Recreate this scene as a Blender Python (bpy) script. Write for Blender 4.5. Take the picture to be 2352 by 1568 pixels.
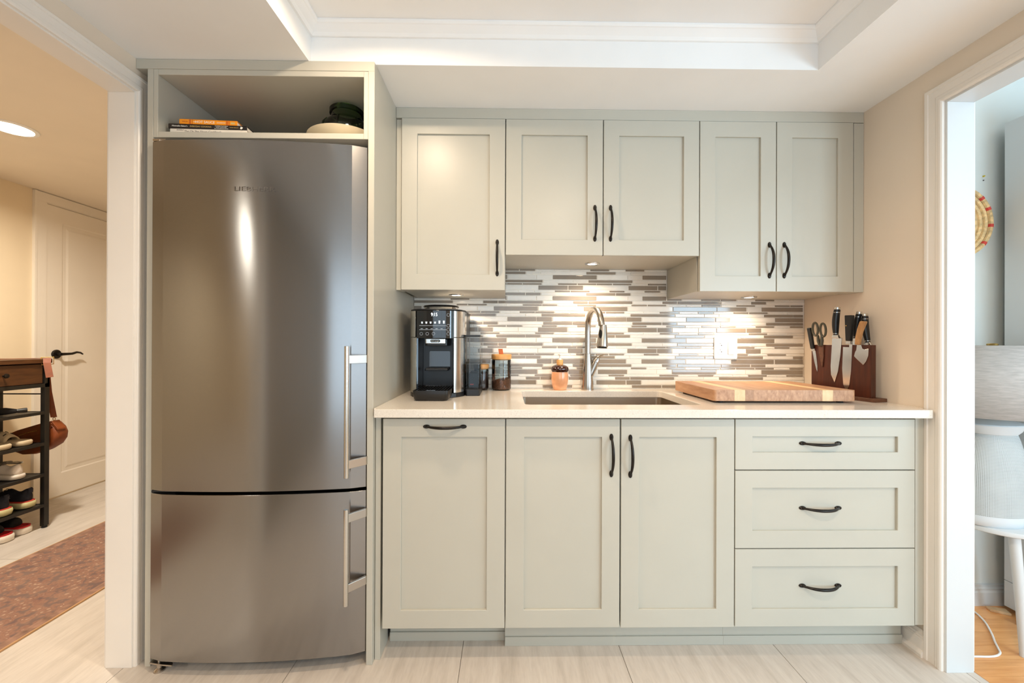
import bpy, bmesh, math, random
from mathutils import Vector, Matrix
random.seed(7)
for _o in list(bpy.data.objects):
    bpy.data.objects.remove(_o, do_unlink=True)
SC = bpy.context.scene
COL = SC.collection
PI = math.pi

# ------------------------------------------------------------------ camera
CAM_H = 1.1591
cam_d = bpy.data.cameras.new('camera')
cam = bpy.data.objects.new('camera', cam_d)
COL.objects.link(cam)
cam_d.sensor_width = 36.0
cam_d.sensor_fit = 'HORIZONTAL'
cam_d.lens = 954.9556 * 36.0 / 2352.0
cam_d.clip_start = 0.05
yaw, pitch, roll = 0.0135, 0.002, 0.0036
_f = Vector((math.sin(yaw) * math.cos(pitch), math.cos(yaw) * math.cos(pitch), math.sin(pitch)))
_r = Vector((math.cos(yaw), -math.sin(yaw), 0))
_u = _r.cross(_f)
r2 = _r * math.cos(roll) + _u * math.sin(roll)
u2 = _u * math.cos(roll) - _r * math.sin(roll)
cam.matrix_world = Matrix(((r2.x, u2.x, -_f.x, 0), (r2.y, u2.y, -_f.y, 0), (r2.z, u2.z, -_f.z, CAM_H), (0, 0, 0, 1)))
SC.camera = cam

# ------------------------------------------------------------------ world, daylight, exposure
SC.view_settings.view_transform = 'Standard'
SC.view_settings.look = 'None'
SC.view_settings.gamma = 1.0
SC.view_settings.use_curve_mapping = False
SC.view_settings.exposure = 0.15
w = bpy.data.worlds.new('world')
SC.world = w
w.use_nodes = True
wn = w.node_tree.nodes
wn.clear()
_bg = wn.new('ShaderNodeBackground')
_out = wn.new('ShaderNodeOutputWorld')
_bg.inputs[0].default_value = (0.62, 0.78, 1.0, 1)
_bg.inputs[1].default_value = 1.2
w.node_tree.links.new(_bg.outputs[0], _out.inputs[0])


def area(name, loc, size, power, col, aim, shape='RECTANGLE', spread=180):
    d = bpy.data.lights.new(name, 'AREA')
    d.shape = shape
    d.size = size[0]
    if shape in ('RECTANGLE', 'ELLIPSE'):
        d.size_y = size[1]
    d.energy = power
    d.color = col
    d.spread = math.radians(spread)
    o = bpy.data.objects.new(name, d)
    COL.objects.link(o)
    o.location = loc
    o.rotation_euler = (Vector(aim)).to_track_quat('-Z', 'Y').to_euler()
    return o


DAY = (0.61, 0.83, 1.0)
WARM = (1.0, 0.78, 0.56)
# daylight entering by the window of the room on the right plus an added fill light behind the camera
area('daylight_side_room', (2.62, -1.33, 1.20), (0.75, 1.3), 45, DAY, (-0.12, 1, 0))
area('daylight_side_wall', (3.22, 0.0, 1.25), (1.4, 1.3), 22, DAY, (-1, 0, 0))
area('kitchen_fill', (0.12, -2.36, 1.15), (2.6, 1.8), 21, (0.80, 0.92, 1.0), (0, 1, 0))


# ------------------------------------------------------------------ helpers
def lin(c):
    def f(v):
        v = v / 255.0
        return v / 12.92 if v <= 0.04045 else ((v + 0.055) / 1.055) ** 2.4
    return (f(c[0]), f(c[1]), f(c[2]), 1.0)


def sock(n, *names):
    for k in names:
        if k in n.inputs:
            return n.inputs[k]
    return None


def base_mat(name):
    m = bpy.data.materials.new(name)
    m.use_nodes = True
    nt = m.node_tree
    b = nt.nodes['Principled BSDF']
    return m, nt, b


def coords(nt, scale=(1, 1, 1), space='Object', rot=(0, 0, 0)):
    tc = nt.nodes.new('ShaderNodeTexCoord')
    mp = nt.nodes.new('ShaderNodeMapping')
    mp.inputs['Scale'].default_value = scale
    mp.inputs['Rotation'].default_value = rot
    nt.links.new(tc.outputs[space], mp.inputs['Vector'])
    return mp.outputs['Vector']


def noise(nt, vec, scale, detail=3, rough=0.55):
    n = nt.nodes.new('ShaderNodeTexNoise')
    n.inputs['Scale'].default_value = scale
    n.inputs['Detail'].default_value = detail
    n.inputs['Roughness'].default_value = rough
    nt.links.new(vec, n.inputs['Vector'])
    return n.outputs['Fac']


def ramp(nt, fac, stops):
    r = nt.nodes.new('ShaderNodeValToRGB')
    el = r.color_ramp.elements
    el[0].position, el[0].color = stops[0]
    el[1].position, el[1].color = stops[1]
    for p, c in stops[2:]:
        e = el.new(p)
        e.color = c
    nt.links.new(fac, r.inputs['Fac'])
    return r.outputs['Color']


def bump(nt, b, h, strength, dist=0.002):
    bp = nt.nodes.new('ShaderNodeBump')
    bp.inputs['Strength'].default_value = strength
    bp.inputs['Distance'].default_value = dist
    nt.links.new(h, bp.inputs['Height'])
    nt.links.new(bp.outputs['Normal'], b.inputs['Normal'])


def shade(c, k):
    return (min(255, c[0] * k), min(255, c[1] * k), min(255, c[2] * k))


def pm(name, col, rough=0.5, metal=0.0, var=0.04, vscale=6.0, stretch=(1, 1, 1), bmp=0.0, bscale=120.0, spec=0.5, coat=0.0, bdist=0.001):
    """plain procedural material: a base colour with slight noise variation"""
    m, nt, b = base_mat(name)
    v = coords(nt, stretch)
    n = noise(nt, v, vscale)
    c = ramp(nt, n, [(0.3, lin(shade(col, 1 - var))), (0.7, lin(shade(col, 1 + var)))])
    nt.links.new(c, b.inputs['Base Color'])
    b.inputs['Roughness'].default_value = rough
    b.inputs['Metallic'].default_value = metal
    b.inputs['Specular IOR Level'].default_value = spec
    if coat:
        b.inputs['Coat Weight'].default_value = coat
        b.inputs['Coat Roughness'].default_value = 0.08
    if bmp:
        bump(nt, b, noise(nt, v, bscale, 4), bmp, bdist)
    return m


def emat(name, col, strength):
    m, nt, b = base_mat(name)
    b.inputs['Base Color'].default_value = lin(col)
    b.inputs['Emission Color'].default_value = lin(col)
    b.inputs['Emission Strength'].default_value = strength
    return m


def thin_glass(name, tint=(245, 250, 250), gloss=1.0, ior=1.45, dens=0.0):
    """clear thin wall: transparent, with a fresnel mirror on top"""
    m = bpy.data.materials.new(name)
    m.use_nodes = True
    nt = m.node_tree
    nt.nodes.clear()
    o = nt.nodes.new('ShaderNodeOutputMaterial')
    t = nt.nodes.new('ShaderNodeBsdfTransparent')
    g = nt.nodes.new('ShaderNodeBsdfGlossy')
    mx = nt.nodes.new('ShaderNodeMixShader')
    fr = nt.nodes.new('ShaderNodeFresnel')
    fr.inputs['IOR'].default_value = ior
    v = coords(nt, (1, 1, 1))
    n = noise(nt, v, 30)
    c = ramp(nt, n, [(0.3, lin(shade(tint, 0.99))), (0.7, lin(tint))])
    nt.links.new(c, t.inputs['Color'])
    g.inputs['Roughness'].default_value = 0.03
    g.inputs['Color'].default_value = (gloss, gloss, gloss, 1)
    nt.links.new(fr.outputs[0], mx.inputs[0])
    nt.links.new(t.outputs[0], mx.inputs[1])
    nt.links.new(g.outputs[0], mx.inputs[2])
    nt.links.new(mx.outputs[0], o.inputs[0])
    return m


def steel(name, col, rough, aniso, stretch, axis='Z', var=0.05, metal=1.0):
    m, nt, b = base_mat(name)
    v = coords(nt, stretch)
    n = noise(nt, v, 60, 4)
    c = ramp(nt, n, [(0.3, lin(shade(col, 1 - var))), (0.7, lin(shade(col, 1 + var)))])
    nt.links.new(c, b.inputs['Base Color'])
    rr = nt.nodes.new('ShaderNodeMapRange')
    rr.inputs['To Min'].default_value = rough * 0.85
    rr.inputs['To Max'].default_value = rough * 1.15
    nt.links.new(n, rr.inputs['Value'])
    nt.links.new(rr.outputs[0], b.inputs['Roughness'])
    b.inputs['Metallic'].default_value = metal
    b.inputs['Anisotropic'].default_value = aniso
    if aniso:
        b.inputs['Anisotropic Rotation'].default_value = 0.25
        tg = nt.nodes.new('ShaderNodeTangent')
        tg.direction_type = 'RADIAL'
        tg.axis = axis
        nt.links.new(tg.outputs[0], b.inputs['Tangent'])
    return m


def wood(name, dark, light, stretch=(1, 12, 12), scale=6.0, rough=0.45, rnd=0.0, rot=(0, 0, 0), coat=0.0):
    m, nt, b = base_mat(name)
    v = coords(nt, stretch, rot=rot)
    if rnd:
        oi = nt.nodes.new('ShaderNodeObjectInfo')
        ad = nt.nodes.new('ShaderNodeVectorMath')
        ad.operation = 'ADD'
        ml = nt.nodes.new('ShaderNodeMath')
        ml.operation = 'MULTIPLY'
        ml.inputs[1].default_value = 37.0
        nt.links.new(oi.outputs['Random'], ml.inputs[0])
        nt.links.new(v, ad.inputs[0])
        nt.links.new(ml.outputs[0], ad.inputs[1])
        v = ad.outputs[0]
    n = noise(nt, v, scale, 6, 0.62)
    c = ramp(nt, n, [(0.28, lin(dark)), (0.72, lin(light))])
    if rnd:
        hs = nt.nodes.new('ShaderNodeHueSaturation')
        mr = nt.nodes.new('ShaderNodeMapRange')
        mr.inputs['To Min'].default_value = 1 - rnd
        mr.inputs['To Max'].default_value = 1 + rnd
        nt.links.new(oi.outputs['Random'], mr.inputs['Value'])
        nt.links.new(mr.outputs[0], hs.inputs['Value'])
        nt.links.new(c, hs.inputs['Color'])
        c = hs.outputs['Color']
    nt.links.new(c, b.inputs['Base Color'])
    b.inputs['Roughness'].default_value = rough
    if coat:
        b.inputs['Coat Weight'].default_value = coat
        b.inputs['Coat Roughness'].default_value = 0.15
    bump(nt, b, n, 0.12, 0.001)
    return m


class MB:
    """collects shapes; build() links them as one mesh object"""

    def __init__(self):
        self.v = []
        self.f = []

    def add(self, vs, fs):
        k = len(self.v)
        self.v += [tuple(p) for p in vs]
        self.f += [tuple(i + k for i in q) for q in fs]
        return self

    def box(self, x0, x1, y0, y1, z0, z1):
        vs = [(x, y, z) for z in (z0, z1) for y in (y0, y1) for x in (x0, x1)]
        return self.add(vs, [(0, 2, 3, 1), (4, 5, 7, 6), (0, 1, 5, 4), (2, 6, 7, 3), (0, 4, 6, 2), (1, 3, 7, 5)])

    def prism(self, poly, a0, a1, axis='z'):
        """poly: 2-D points counter-clockwise in the two other axes"""
        n = len(poly)

        def P(p, a):
            if axis == 'z':
                return (p[0], p[1], a)
            if axis == 'y':
                return (p[0], a, p[1])
            return (a, p[0], p[1])
        vs = [P(p, a0) for p in poly] + [P(p, a1) for p in poly]
        fs = [tuple(range(n - 1, -1, -1)), tuple(range(n, 2 * n))]
        for i in range(n):
            j = (i + 1) % n
            fs.append((i, j, n + j, n + i))
        if axis == 'y':
            fs = [tuple(reversed(q)) for q in fs]
        return self.add(vs, fs)

    def lathe(self, prof, n=32, cx=0, cy=0, sx=1.0, sy=1.0, close=False):
        vs, fs = [], []
        m = len(prof)
        for r, z in prof:
            for k in range(n):
                a = 2 * PI * k / n
                vs.append((cx + sx * r * math.cos(a), cy + sy * r * math.sin(a), z))
        for i in range(m - 1):
            for k in range(n):
                j = (k + 1) % n
                fs.append((i * n + k, i * n + j, (i + 1) * n + j, (i + 1) * n + k))
        if prof[0][0] > 1e-6:
            fs.append(tuple(range(n - 1, -1, -1)) if not close else ())
        if prof[-1][0] > 1e-6:
            fs.append(tuple((m - 1) * n + k for k in range(n)) if not close else ())
        return self.add(vs, [q for q in fs if q])

    def tube(self, pts, rad, n=10, cap=True, flat=None):
        """sweep along pts; rad is a number or list; flat=(a,b) scales the two cross axes"""
        pts = [Vector(p) for p in pts]
        m = len(pts)
        rs = rad if isinstance(rad, (list, tuple)) else [rad] * m
        vs, fs = [], []
        prev = None
        for i, p in enumerate(pts):
            t = (pts[min(i + 1, m - 1)] - pts[max(i - 1, 0)]).normalized()
            if prev is None:
                ref = Vector((0, 0, 1)) if abs(t.z) < 0.9 else Vector((1, 0, 0))
                a = t.cross(ref).normalized()
            else:
                a = (prev - t * prev.dot(t)).normalized()
            prev = a
            b = t.cross(a).normalized()
            fa, fb = flat if flat else (1, 1)
            for k in range(n):
                an = 2 * PI * k / n
                vs.append(p + a * (rs[i] * fa * math.cos(an)) + b * (rs[i] * fb * math.sin(an)))
        for i in range(m - 1):
            for k in range(n):
                j = (k + 1) % n
                fs.append((i * n + k, i * n + j, (i + 1) * n + j, (i + 1) * n + k))
        if cap:
            fs.append(tuple(range(n - 1, -1, -1)))
            fs.append(tuple((m - 1) * n + k for k in range(n)))
        return self.add(vs, fs)

    def loft(self, rings, cap=True):
        n = len(rings[0])
        vs = [p for r in rings for p in r]
        fs = []
        for i in range(len(rings) - 1):
            for k in range(n):
                j = (k + 1) % n
                fs.append((i * n + k, i * n + j, (i + 1) * n + j, (i + 1) * n + k))
        if cap:
            fs.append(tuple(range(n - 1, -1, -1)))
            fs.append(tuple((len(rings) - 1) * n + k for k in range(n)))
        return self.add(vs, fs)

    def mesh(self, name, mat, smooth=False, fix=True, angle=38):
        me = bpy.data.meshes.new(name)
        me.from_pydata(self.v, [], self.f)
        me.validate()
        if fix:
            bm = bmesh.new()
            bm.from_mesh(me)
            bmesh.ops.recalc_face_normals(bm, faces=bm.faces)
            bm.to_mesh(me)
            bm.free()
        if smooth:
            me.polygons.foreach_set('use_smooth', [True] * len(me.polygons))
            me.set_sharp_from_angle(angle=math.radians(angle))
        me.materials.append(mat)
        return me

    def build(self, name, mat, parent=None, bev=0.0, seg=2, smooth=False, loc=None, fix=True, angle=38):
        return put(name, self.mesh(name, mat, smooth, fix, angle), parent, bev, seg, loc)


def put(name, me, parent=None, bev=0.0, seg=2, loc=None):
    o = bpy.data.objects.new(name, me)
    COL.objects.link(o)
    if parent is not None:
        o.parent = parent
    if loc is not None:
        o.location = loc
    if bev:
        b = o.modifiers.new('bevel', 'BEVEL')
        b.width = bev
        b.segments = seg
        b.limit_method = 'ANGLE'
        b.angle_limit = math.radians(40)
    return o


def tag(o, label, cat, group=None):
    o['label'] = label
    o['category'] = cat
    if group:
        o['group'] = group
    return o


def thing(name, label, cat, loc=(0, 0, 0), rot=(0, 0, 0), group=None):
    o = bpy.data.objects.new(name, None)
    o.empty_display_size = 0.05
    COL.objects.link(o)
    o.location = loc
    o.rotation_euler = rot
    return tag(o, label, cat, group)


def struct(o, label=None):
    o['kind'] = 'structure'
    if label:
        o['label'] = label
    return o


def text(name, body, size, mat, parent, loc, rot=(PI / 2, 0, 0), align='CENTER', ext=0.0002, sx=1.0):
    cu = bpy.data.curves.new(name, 'FONT')
    cu.body = body
    cu.size = size
    cu.align_x = align
    cu.align_y = 'CENTER'
    cu.extrude = ext
    cu.resolution_u = 3
    t = bpy.data.objects.new(name + '_tmp', cu)
    COL.objects.link(t)
    dg = bpy.context.evaluated_depsgraph_get()
    dg.update()
    me = bpy.data.meshes.new_from_object(t.evaluated_get(dg))
    bpy.data.objects.remove(t)
    me.name = name
    me.materials.clear()
    me.materials.append(mat)
    o = put(name, me, parent, loc=loc)
    o.rotation_euler = rot
    o.scale = (sx, 1, 1)
    return o


def rpoly(x0, x1, y0, y1, r, n=5):
    """rounded rectangle outline, counter-clockwise"""
    pts = []
    for cx, cy, a0 in ((x1 - r, y0 + r, -PI / 2), (x1 - r, y1 - r, 0), (x0 + r, y1 - r, PI / 2), (x0 + r, y0 + r, PI)):
        for k in range(n + 1):
            a = a0 + PI / 2 * k / n
            pts.append((cx + r * math.cos(a), cy + r * math.sin(a)))
    return pts

# ------------------------------------------------------------------ materials
def paint_mat(name, col, rough, bscale=220, bs=0.05):
    return pm(name, col, rough, var=0.012, vscale=2.5, bmp=bs, bscale=bscale, bdist=0.0006)


M = {}
M['cab'] = paint_mat('sage_cabinet_paint', (189, 185, 172), 0.34)
M['wall'] = paint_mat('warm_white_wall', (230, 216, 198), 0.6)
M['hallwall'] = paint_mat('cream_hall_wall', (232, 215, 186), 0.6)
M['wall2'] = paint_mat('pale_grey_wall', (226, 229, 224), 0.6)
M['ceil'] = paint_mat('ceiling_white', (243, 243, 242), 0.7)
M['trim'] = paint_mat('gloss_white_trim', (236, 230, 222), 0.3)
M['white'] = paint_mat('white_lacquer', (214, 216, 216), 0.35)
M['doorw'] = paint_mat('white_door_paint', (236, 228, 216), 0.35)
M['black'] = pm('matte_black_metal', (26, 24, 22), 0.42, var=0.1)
M['bronze'] = pm('dark_bronze', (38, 33, 29), 0.33, metal=0.6, var=0.12, vscale=40)
M['blackp'] = pm('black_plastic', (17, 17, 18), 0.35, var=0.08)
M['blackg'] = pm('black_gloss', (9, 10, 12), 0.06, var=0.05, coat=0.5)
M['rubber'] = pm('black_rubber', (20, 20, 20), 0.8)
M['gasket'] = pm('dark_gasket', (30, 30, 31), 0.7)
M['fridge'] = steel('brushed_stainless', (150, 149, 148), 0.19, 0.8, (2, 2, 260))
M['fridge_side'] = pm('grey_painted_steel', (92, 92, 92), 0.45, metal=0.5)
M['chrome'] = steel('satin_chrome', (205, 203, 198), 0.2, 0.0, (40, 40, 4))
M['nickel'] = steel('brushed_nickel', (186, 178, 168), 0.26, 0.0, (80, 80, 6))
M['sink'] = steel('sink_steel', (182, 166, 146), 0.3, 0.0, (3, 120, 120))
M['blade'] = steel('blade_steel', (212, 212, 210), 0.16, 0.0, (90, 4, 4))
M['gold'] = pm('brass', (214, 176, 104), 0.25, metal=1.0)
M['grout'] = pm('cream_grout', (240, 234, 223), 0.85, var=0.03, vscale=60, bmp=0.2, bscale=400)
M['fgrout'] = pm('grey_floor_grout', (132, 124, 116), 0.9)
M['plate'] = paint_mat('outlet_white', (240, 238, 234), 0.3)
M['slot'] = pm('socket_hole', (60, 52, 48), 0.7)
M['glass'] = thin_glass('clear_glass')
M['tankglass'] = thin_glass('clear_plastic', (238, 240, 240), 0.8, 1.35)
M['greenglass'] = thin_glass('green_jar_glass', (150, 176, 140), 0.9, 1.5)
M['cream'] = pm('cream_ceramic', (226, 210, 178), 0.22, coat=0.4)
M['cork'] = wood('bamboo_lid', (204, 142, 76), (228, 172, 104), (1, 1, 14), 9)
M['leather'] = pm('tan_leather', (176, 92, 42), 0.5, var=0.1, vscale=25, bmp=0.2, bscale=260)
M['bagleather'] = pm('cognac_leather', (122, 60, 24), 0.5, var=0.12, vscale=14, bmp=0.15, bscale=260)
M['bean'] = pm('coffee_beans_brown', (58, 32, 20), 0.42, var=0.25, vscale=60)
M['ground'] = pm('ground_coffee', (116, 74, 50), 0.8, var=0.35, vscale=300, bmp=0.8, bscale=500)
M['blush'] = pm('peach_ceramic', (226, 162, 118), 0.25, var=0.05, vscale=20, coat=0.5)
M['brownglaze'] = pm('brown_glaze', (54, 24, 16), 0.12, coat=0.8)
M['pumpw'] = pm('white_pump', (240, 236, 228), 0.35)
M['walnut'] = wood('walnut_block', (56, 21, 8), (84, 36, 15), (16, 16, 1.2), 5, 0.4)
M['walnut2'] = wood('walnut_base', (70, 40, 26), (110, 72, 50), (14, 2, 14), 5, 0.5)
M['boardA'] = wood('walnut_strip', (158, 112, 78), (200, 156, 120), (18, 1.5, 10), 5, 0.45, 0.12)
M['boardB'] = wood('maple_strip', (220, 182, 134), (236, 202, 158), (18, 1.5, 8), 4, 0.45, 0.05)
M['paleknob'] = wood('olive_wood', (150, 106, 62), (196, 150, 100), (8, 8, 2), 8, 0.5)
M['oak'] = wood('oak_floor', (222, 150, 88), (250, 188, 122), (1.2, 14, 10), 4, 0.3, 0.1, coat=0.3)
M['palewood'] = wood('pale_wood', (206, 170, 128), (228, 196, 154), (12, 2, 8), 5, 0.6)
M['brownwood'] = wood('brown_wood', (56, 31, 13), (92, 56, 27), (10, 1.5, 10), 5, 0.4)
M['orange'] = pm('orange_cover', (238, 150, 22), 0.4, var=0.02)
M['dkred'] = pm('brick_red_print', (170, 50, 20), 0.5)
M['bookblk'] = pm('black_cover', (32, 26, 24), 0.4)
M['paper'] = pm('page_paper', (226, 218, 204), 0.8, var=0.05, vscale=200, stretch=(1, 1, 40))
M['printw'] = pm('white_print', (240, 236, 226), 0.6)
M['printy'] = pm('gold_print', (206, 176, 110), 0.6)
M['printg'] = pm('grey_print', (120, 112, 108), 0.6)
M['shade'] = pm('linen_shade', (178, 174, 170), 0.9, var=0.06, vscale=30, stretch=(1, 1, 8), bmp=0.4, bscale=420)
M['bluewhite'] = paint_mat('matt_white_ceramic', (208, 212, 214), 0.5)
M['sandal'] = pm('sand_foam', (206, 186, 154), 0.7, var=0.04, bmp=0.15, bscale=300)
M['snkw'] = pm('white_sneaker_leather', (222, 212, 200), 0.5, bmp=0.1, bscale=200)
M['lace'] = pm('grey_canvas', (126, 116, 100), 0.8, var=0.15, vscale=80)
M['navy'] = pm('navy_knit', (24, 25, 36), 0.85, var=0.2, vscale=90, bmp=0.3, bscale=500)
M['limesole'] = pm('pale_lime_foam', (204, 197, 148), 0.6)
M['red'] = pm('red_lining', (186, 24, 28), 0.7)
M['whitesole'] = pm('white_foam', (232, 222, 208), 0.6)
M['blackfelt'] = pm('black_felt', (20, 17, 17), 0.9, var=0.2, vscale=70)
M['cord'] = pm('white_cord', (236, 234, 230), 0.5)
M['straw'] = pm('straw_coil', (214, 180, 128), 0.75, var=0.14, vscale=60, bmp=0.4, bscale=160)
M['strawred'] = pm('red_coil', (196, 62, 50), 0.7, var=0.08)
M['led'] = emat('lamp_lens', (255, 236, 206), 34.0)
M['led2'] = emat('puck_lens', (255, 232, 198), 30.0)
M['digit'] = emat('display_white', (235, 245, 255), 1.6)
M['icon'] = emat('display_icon', (190, 200, 210), 0.45)


def quartz():
    m, nt, b = base_mat('speckled_quartz')
    v = coords(nt)
    n = noise(nt, v, 260, 2, 0.5)
    c = ramp(nt, n, [(0.30, lin((208, 199, 187))), (0.37, lin((222, 214, 203))), (0.62, lin((226, 218, 206))), (0.76, lin((238, 233, 225)))])
    vo = nt.nodes.new('ShaderNodeTexVoronoi')
    vo.inputs['Scale'].default_value = 300
    nt.links.new(v, vo.inputs['Vector'])
    sp = ramp(nt, vo.outputs['Distance'], [(0.07, lin((158, 148, 134))), (0.13, (1, 1, 1, 1))])
    n2 = noise(nt, v, 34, 1)
    mk = ramp(nt, n2, [(0.5, (0, 0, 0, 1)), (0.56, (1, 1, 1, 1))])
    mx = nt.nodes.new('ShaderNodeMix')
    mx.data_type = 'RGBA'
    mx.blend_type = 'MULTIPLY'
    nt.links.new(mk, mx.inputs['Factor'])
    nt.links.new(c, mx.inputs['A'])
    nt.links.new(sp, mx.inputs['B'])
    nt.links.new(mx.outputs['Result'], b.inputs['Base Color'])
    b.inputs['Roughness'].default_value = 0.13
    return m


def floor_tile_mat():
    m, nt, b = base_mat('wood_look_porcelain')
    v = coords(nt, (9, 1.1, 9))
    oi = nt.nodes.new('ShaderNodeObjectInfo')
    ml = nt.nodes.new('ShaderNodeMath')
    ml.operation = 'MULTIPLY'
    ml.inputs[1].default_value = 53.0
    nt.links.new(oi.outputs['Random'], ml.inputs[0])
    ad = nt.nodes.new('ShaderNodeVectorMath')
    nt.links.new(v, ad.inputs[0])
    nt.links.new(ml.outputs[0], ad.inputs[1])
    n = noise(nt, ad.outputs[0], 2.6, 7, 0.66)
    n2 = noise(nt, ad.outputs[0], 14, 3, 0.6)
    c = ramp(nt, n, [(0.25, lin((192, 182, 170))), (0.5, lin((210, 200, 189))), (0.78, lin((221, 213, 202)))])
    mx = nt.nodes.new('ShaderNodeMix')
    mx.data_type = 'RGBA'
    mx.blend_type = 'MULTIPLY'
    mx.inputs['Factor'].default_value = 0.35
    nt.links.new(c, mx.inputs['A'])
    nt.links.new(ramp(nt, n2, [(0.25, (0.74, 0.72, 0.72, 1)), (0.6, (1, 1, 1, 1))]), mx.inputs['B'])
    nt.links.new(mx.outputs['Result'], b.inputs['Base Color'])
    b.inputs['Roughness'].default_value = 0.42
    bump(nt, b, n2, 0.08, 0.001)
    return m


def glass_tile_mat(name, col, rough=0.07):
    m, nt, b = base_mat(name)
    oi = nt.nodes.new('ShaderNodeObjectInfo')
    v = coords(nt, (1, 1, 1))
    n = noise(nt, v, 9)
    c = ramp(nt, n, [(0.3, lin(shade(col, 0.97))), (0.7, lin(shade(col, 1.03)))])
    hs = nt.nodes.new('ShaderNodeHueSaturation')
    mr = nt.nodes.new('ShaderNodeMapRange')
    mr.inputs['To Min'].default_value = 0.93
    mr.inputs['To Max'].default_value = 1.07
    nt.links.new(oi.outputs['Random'], mr.inputs['Value'])
    nt.links.new(mr.outputs[0], hs.inputs['Value'])
    nt.links.new(c, hs.inputs['Color'])
    nt.links.new(hs.outputs['Color'], b.inputs['Base Color'])
    b.inputs['Roughness'].default_value = rough
    b.inputs['Specular IOR Level'].default_value = 0.5
    return m


def rug_mat():
    m, nt, b = base_mat('faded_persian_rug')
    v = coords(nt)
    vo = nt.nodes.new('ShaderNodeTexVoronoi')
    vo.feature = 'F1'
    vo.inputs['Scale'].default_value = 36
    dn = noise(nt, v, 30, 3)
    ad = nt.nodes.new('ShaderNodeVectorMath')
    nt.links.new(v, ad.inputs[0])
    sc = nt.nodes.new('ShaderNodeMath')
    sc.operation = 'MULTIPLY'
    sc.inputs[1].default_value = 0.035
    nt.links.new(dn, sc.inputs[0])
    nt.links.new(sc.outputs[0], ad.inputs[1])
    nt.links.new(ad.outputs[0], vo.inputs['Vector'])
    c1 = ramp(nt, vo.outputs['Distance'], [(0.12, lin((190, 160, 136))), (0.30, lin((128, 90, 76))), (0.5, lin((150, 108, 88))), (0.72, lin((100, 84, 82)))])
    n = noise(nt, v, 11, 6)
    c2 = ramp(nt, n, [(0.3, lin((172, 138, 114))), (0.7, lin((124, 90, 80)))])
    mx = nt.nodes.new('ShaderNodeMix')
    mx.data_type = 'RGBA'
    mx.inputs['Factor'].default_value = 0.35
    nt.links.new(c1, mx.inputs['A'])
    nt.links.new(c2, mx.inputs['B'])
    nt.links.new(mx.outputs['Result'], b.inputs['Base Color'])
    b.inputs['Roughness'].default_value = 0.95
    bump(nt, b, noise(nt, v, 420, 2), 0.3, 0.002)
    return m


def weave_mat():
    """white ceramic scored with a fine grey basket grid"""
    m, nt, b = base_mat('scored_grey_ceramic')
    tc = nt.nodes.new('ShaderNodeTexCoord')
    sp = nt.nodes.new('ShaderNodeSeparateXYZ')
    nt.links.new(tc.outputs['Object'], sp.inputs[0])
    at = nt.nodes.new('ShaderNodeMath')
    at.operation = 'ARCTAN2'
    nt.links.new(sp.outputs['Y'], at.inputs[0])
    nt.links.new(sp.outputs['X'], at.inputs[1])

    def stripes(src, k, thr):
        a = nt.nodes.new('ShaderNodeMath')
        a.operation = 'MULTIPLY'
        a.inputs[1].default_value = k
        nt.links.new(src, a.inputs[0])
        f = nt.nodes.new('ShaderNodeMath')
        f.operation = 'FRACT'
        nt.links.new(a.outputs[0], f.inputs[0])
        g = nt.nodes.new('ShaderNodeMath')
        g.operation = 'GREATER_THAN'
        g.inputs[1].default_value = thr
        nt.links.new(f.outputs[0], g.inputs[0])
        return g.outputs[0]
    s1 = stripes(at.outputs[0], 24.0, 0.45)
    s2 = stripes(sp.outputs['Z'], 190.0, 0.4)
    mu = nt.nodes.new('ShaderNodeMath')
    mu.operation = 'MULTIPLY'
    nt.links.new(s1, mu.inputs[0])
    nt.links.new(s2, mu.inputs[1])
    n = noise(nt, tc.outputs['Object'], 12, 3)
    dk = ramp(nt, n, [(0.3, lin((108, 110, 106))), (0.7, lin((150, 150, 143)))])
    mx = nt.nodes.new('ShaderNodeMix')
    mx.data_type = 'RGBA'
    nt.links.new(mu.outputs[0], mx.inputs['Factor'])
    mx.inputs['A'].default_value = lin((198, 202, 202))
    nt.links.new(dk, mx.inputs['B'])
    nt.links.new(mx.outputs['Result'], b.inputs['Base Color'])
    b.inputs['Roughness'].default_value = 0.7
    return m


M['quartz'] = quartz()
M['ftile'] = floor_tile_mat()
M['tdark'] = glass_tile_mat('taupe_glass_tile', (142, 130, 116))
M['twhite'] = glass_tile_mat('white_glass_tile', (231, 226, 217))
M['rug'] = rug_mat()
M['rugborder'] = pm('rug_border', (146, 112, 94), 0.95, var=0.18, vscale=22, bmp=0.3, bscale=400)
M['rughem'] = pm('rug_hem', (190, 150, 108), 0.95, var=0.06)
M['weave'] = weave_mat()
M['winglow'] = emat('bright_sky_pane', (214, 232, 255), 5.0)

# ------------------------------------------------------------------ setting: measures
ZS = 2.1667            # soffit ceiling
XL, XLH = -1.3257, -1.4158   # left wall, kitchen face / hall face
XR, XRO = 1.5557, 1.652      # right wall, kitchen face / side-room face
YW = 2.155             # back wall
YJL, YJR = 1.506, 1.458      # far jambs of the two openings
ZHL, ZHR = 2.056, 2.026      # heads of the two openings
XH = -3.32             # hall wall with the white door
YS = 1.83              # wall of the side room
ZH = 2.222             # hall ceiling
ZC = 0.9206            # worktop
YN0, YNR = 0.45, -0.35  # near jambs of the openings

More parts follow.
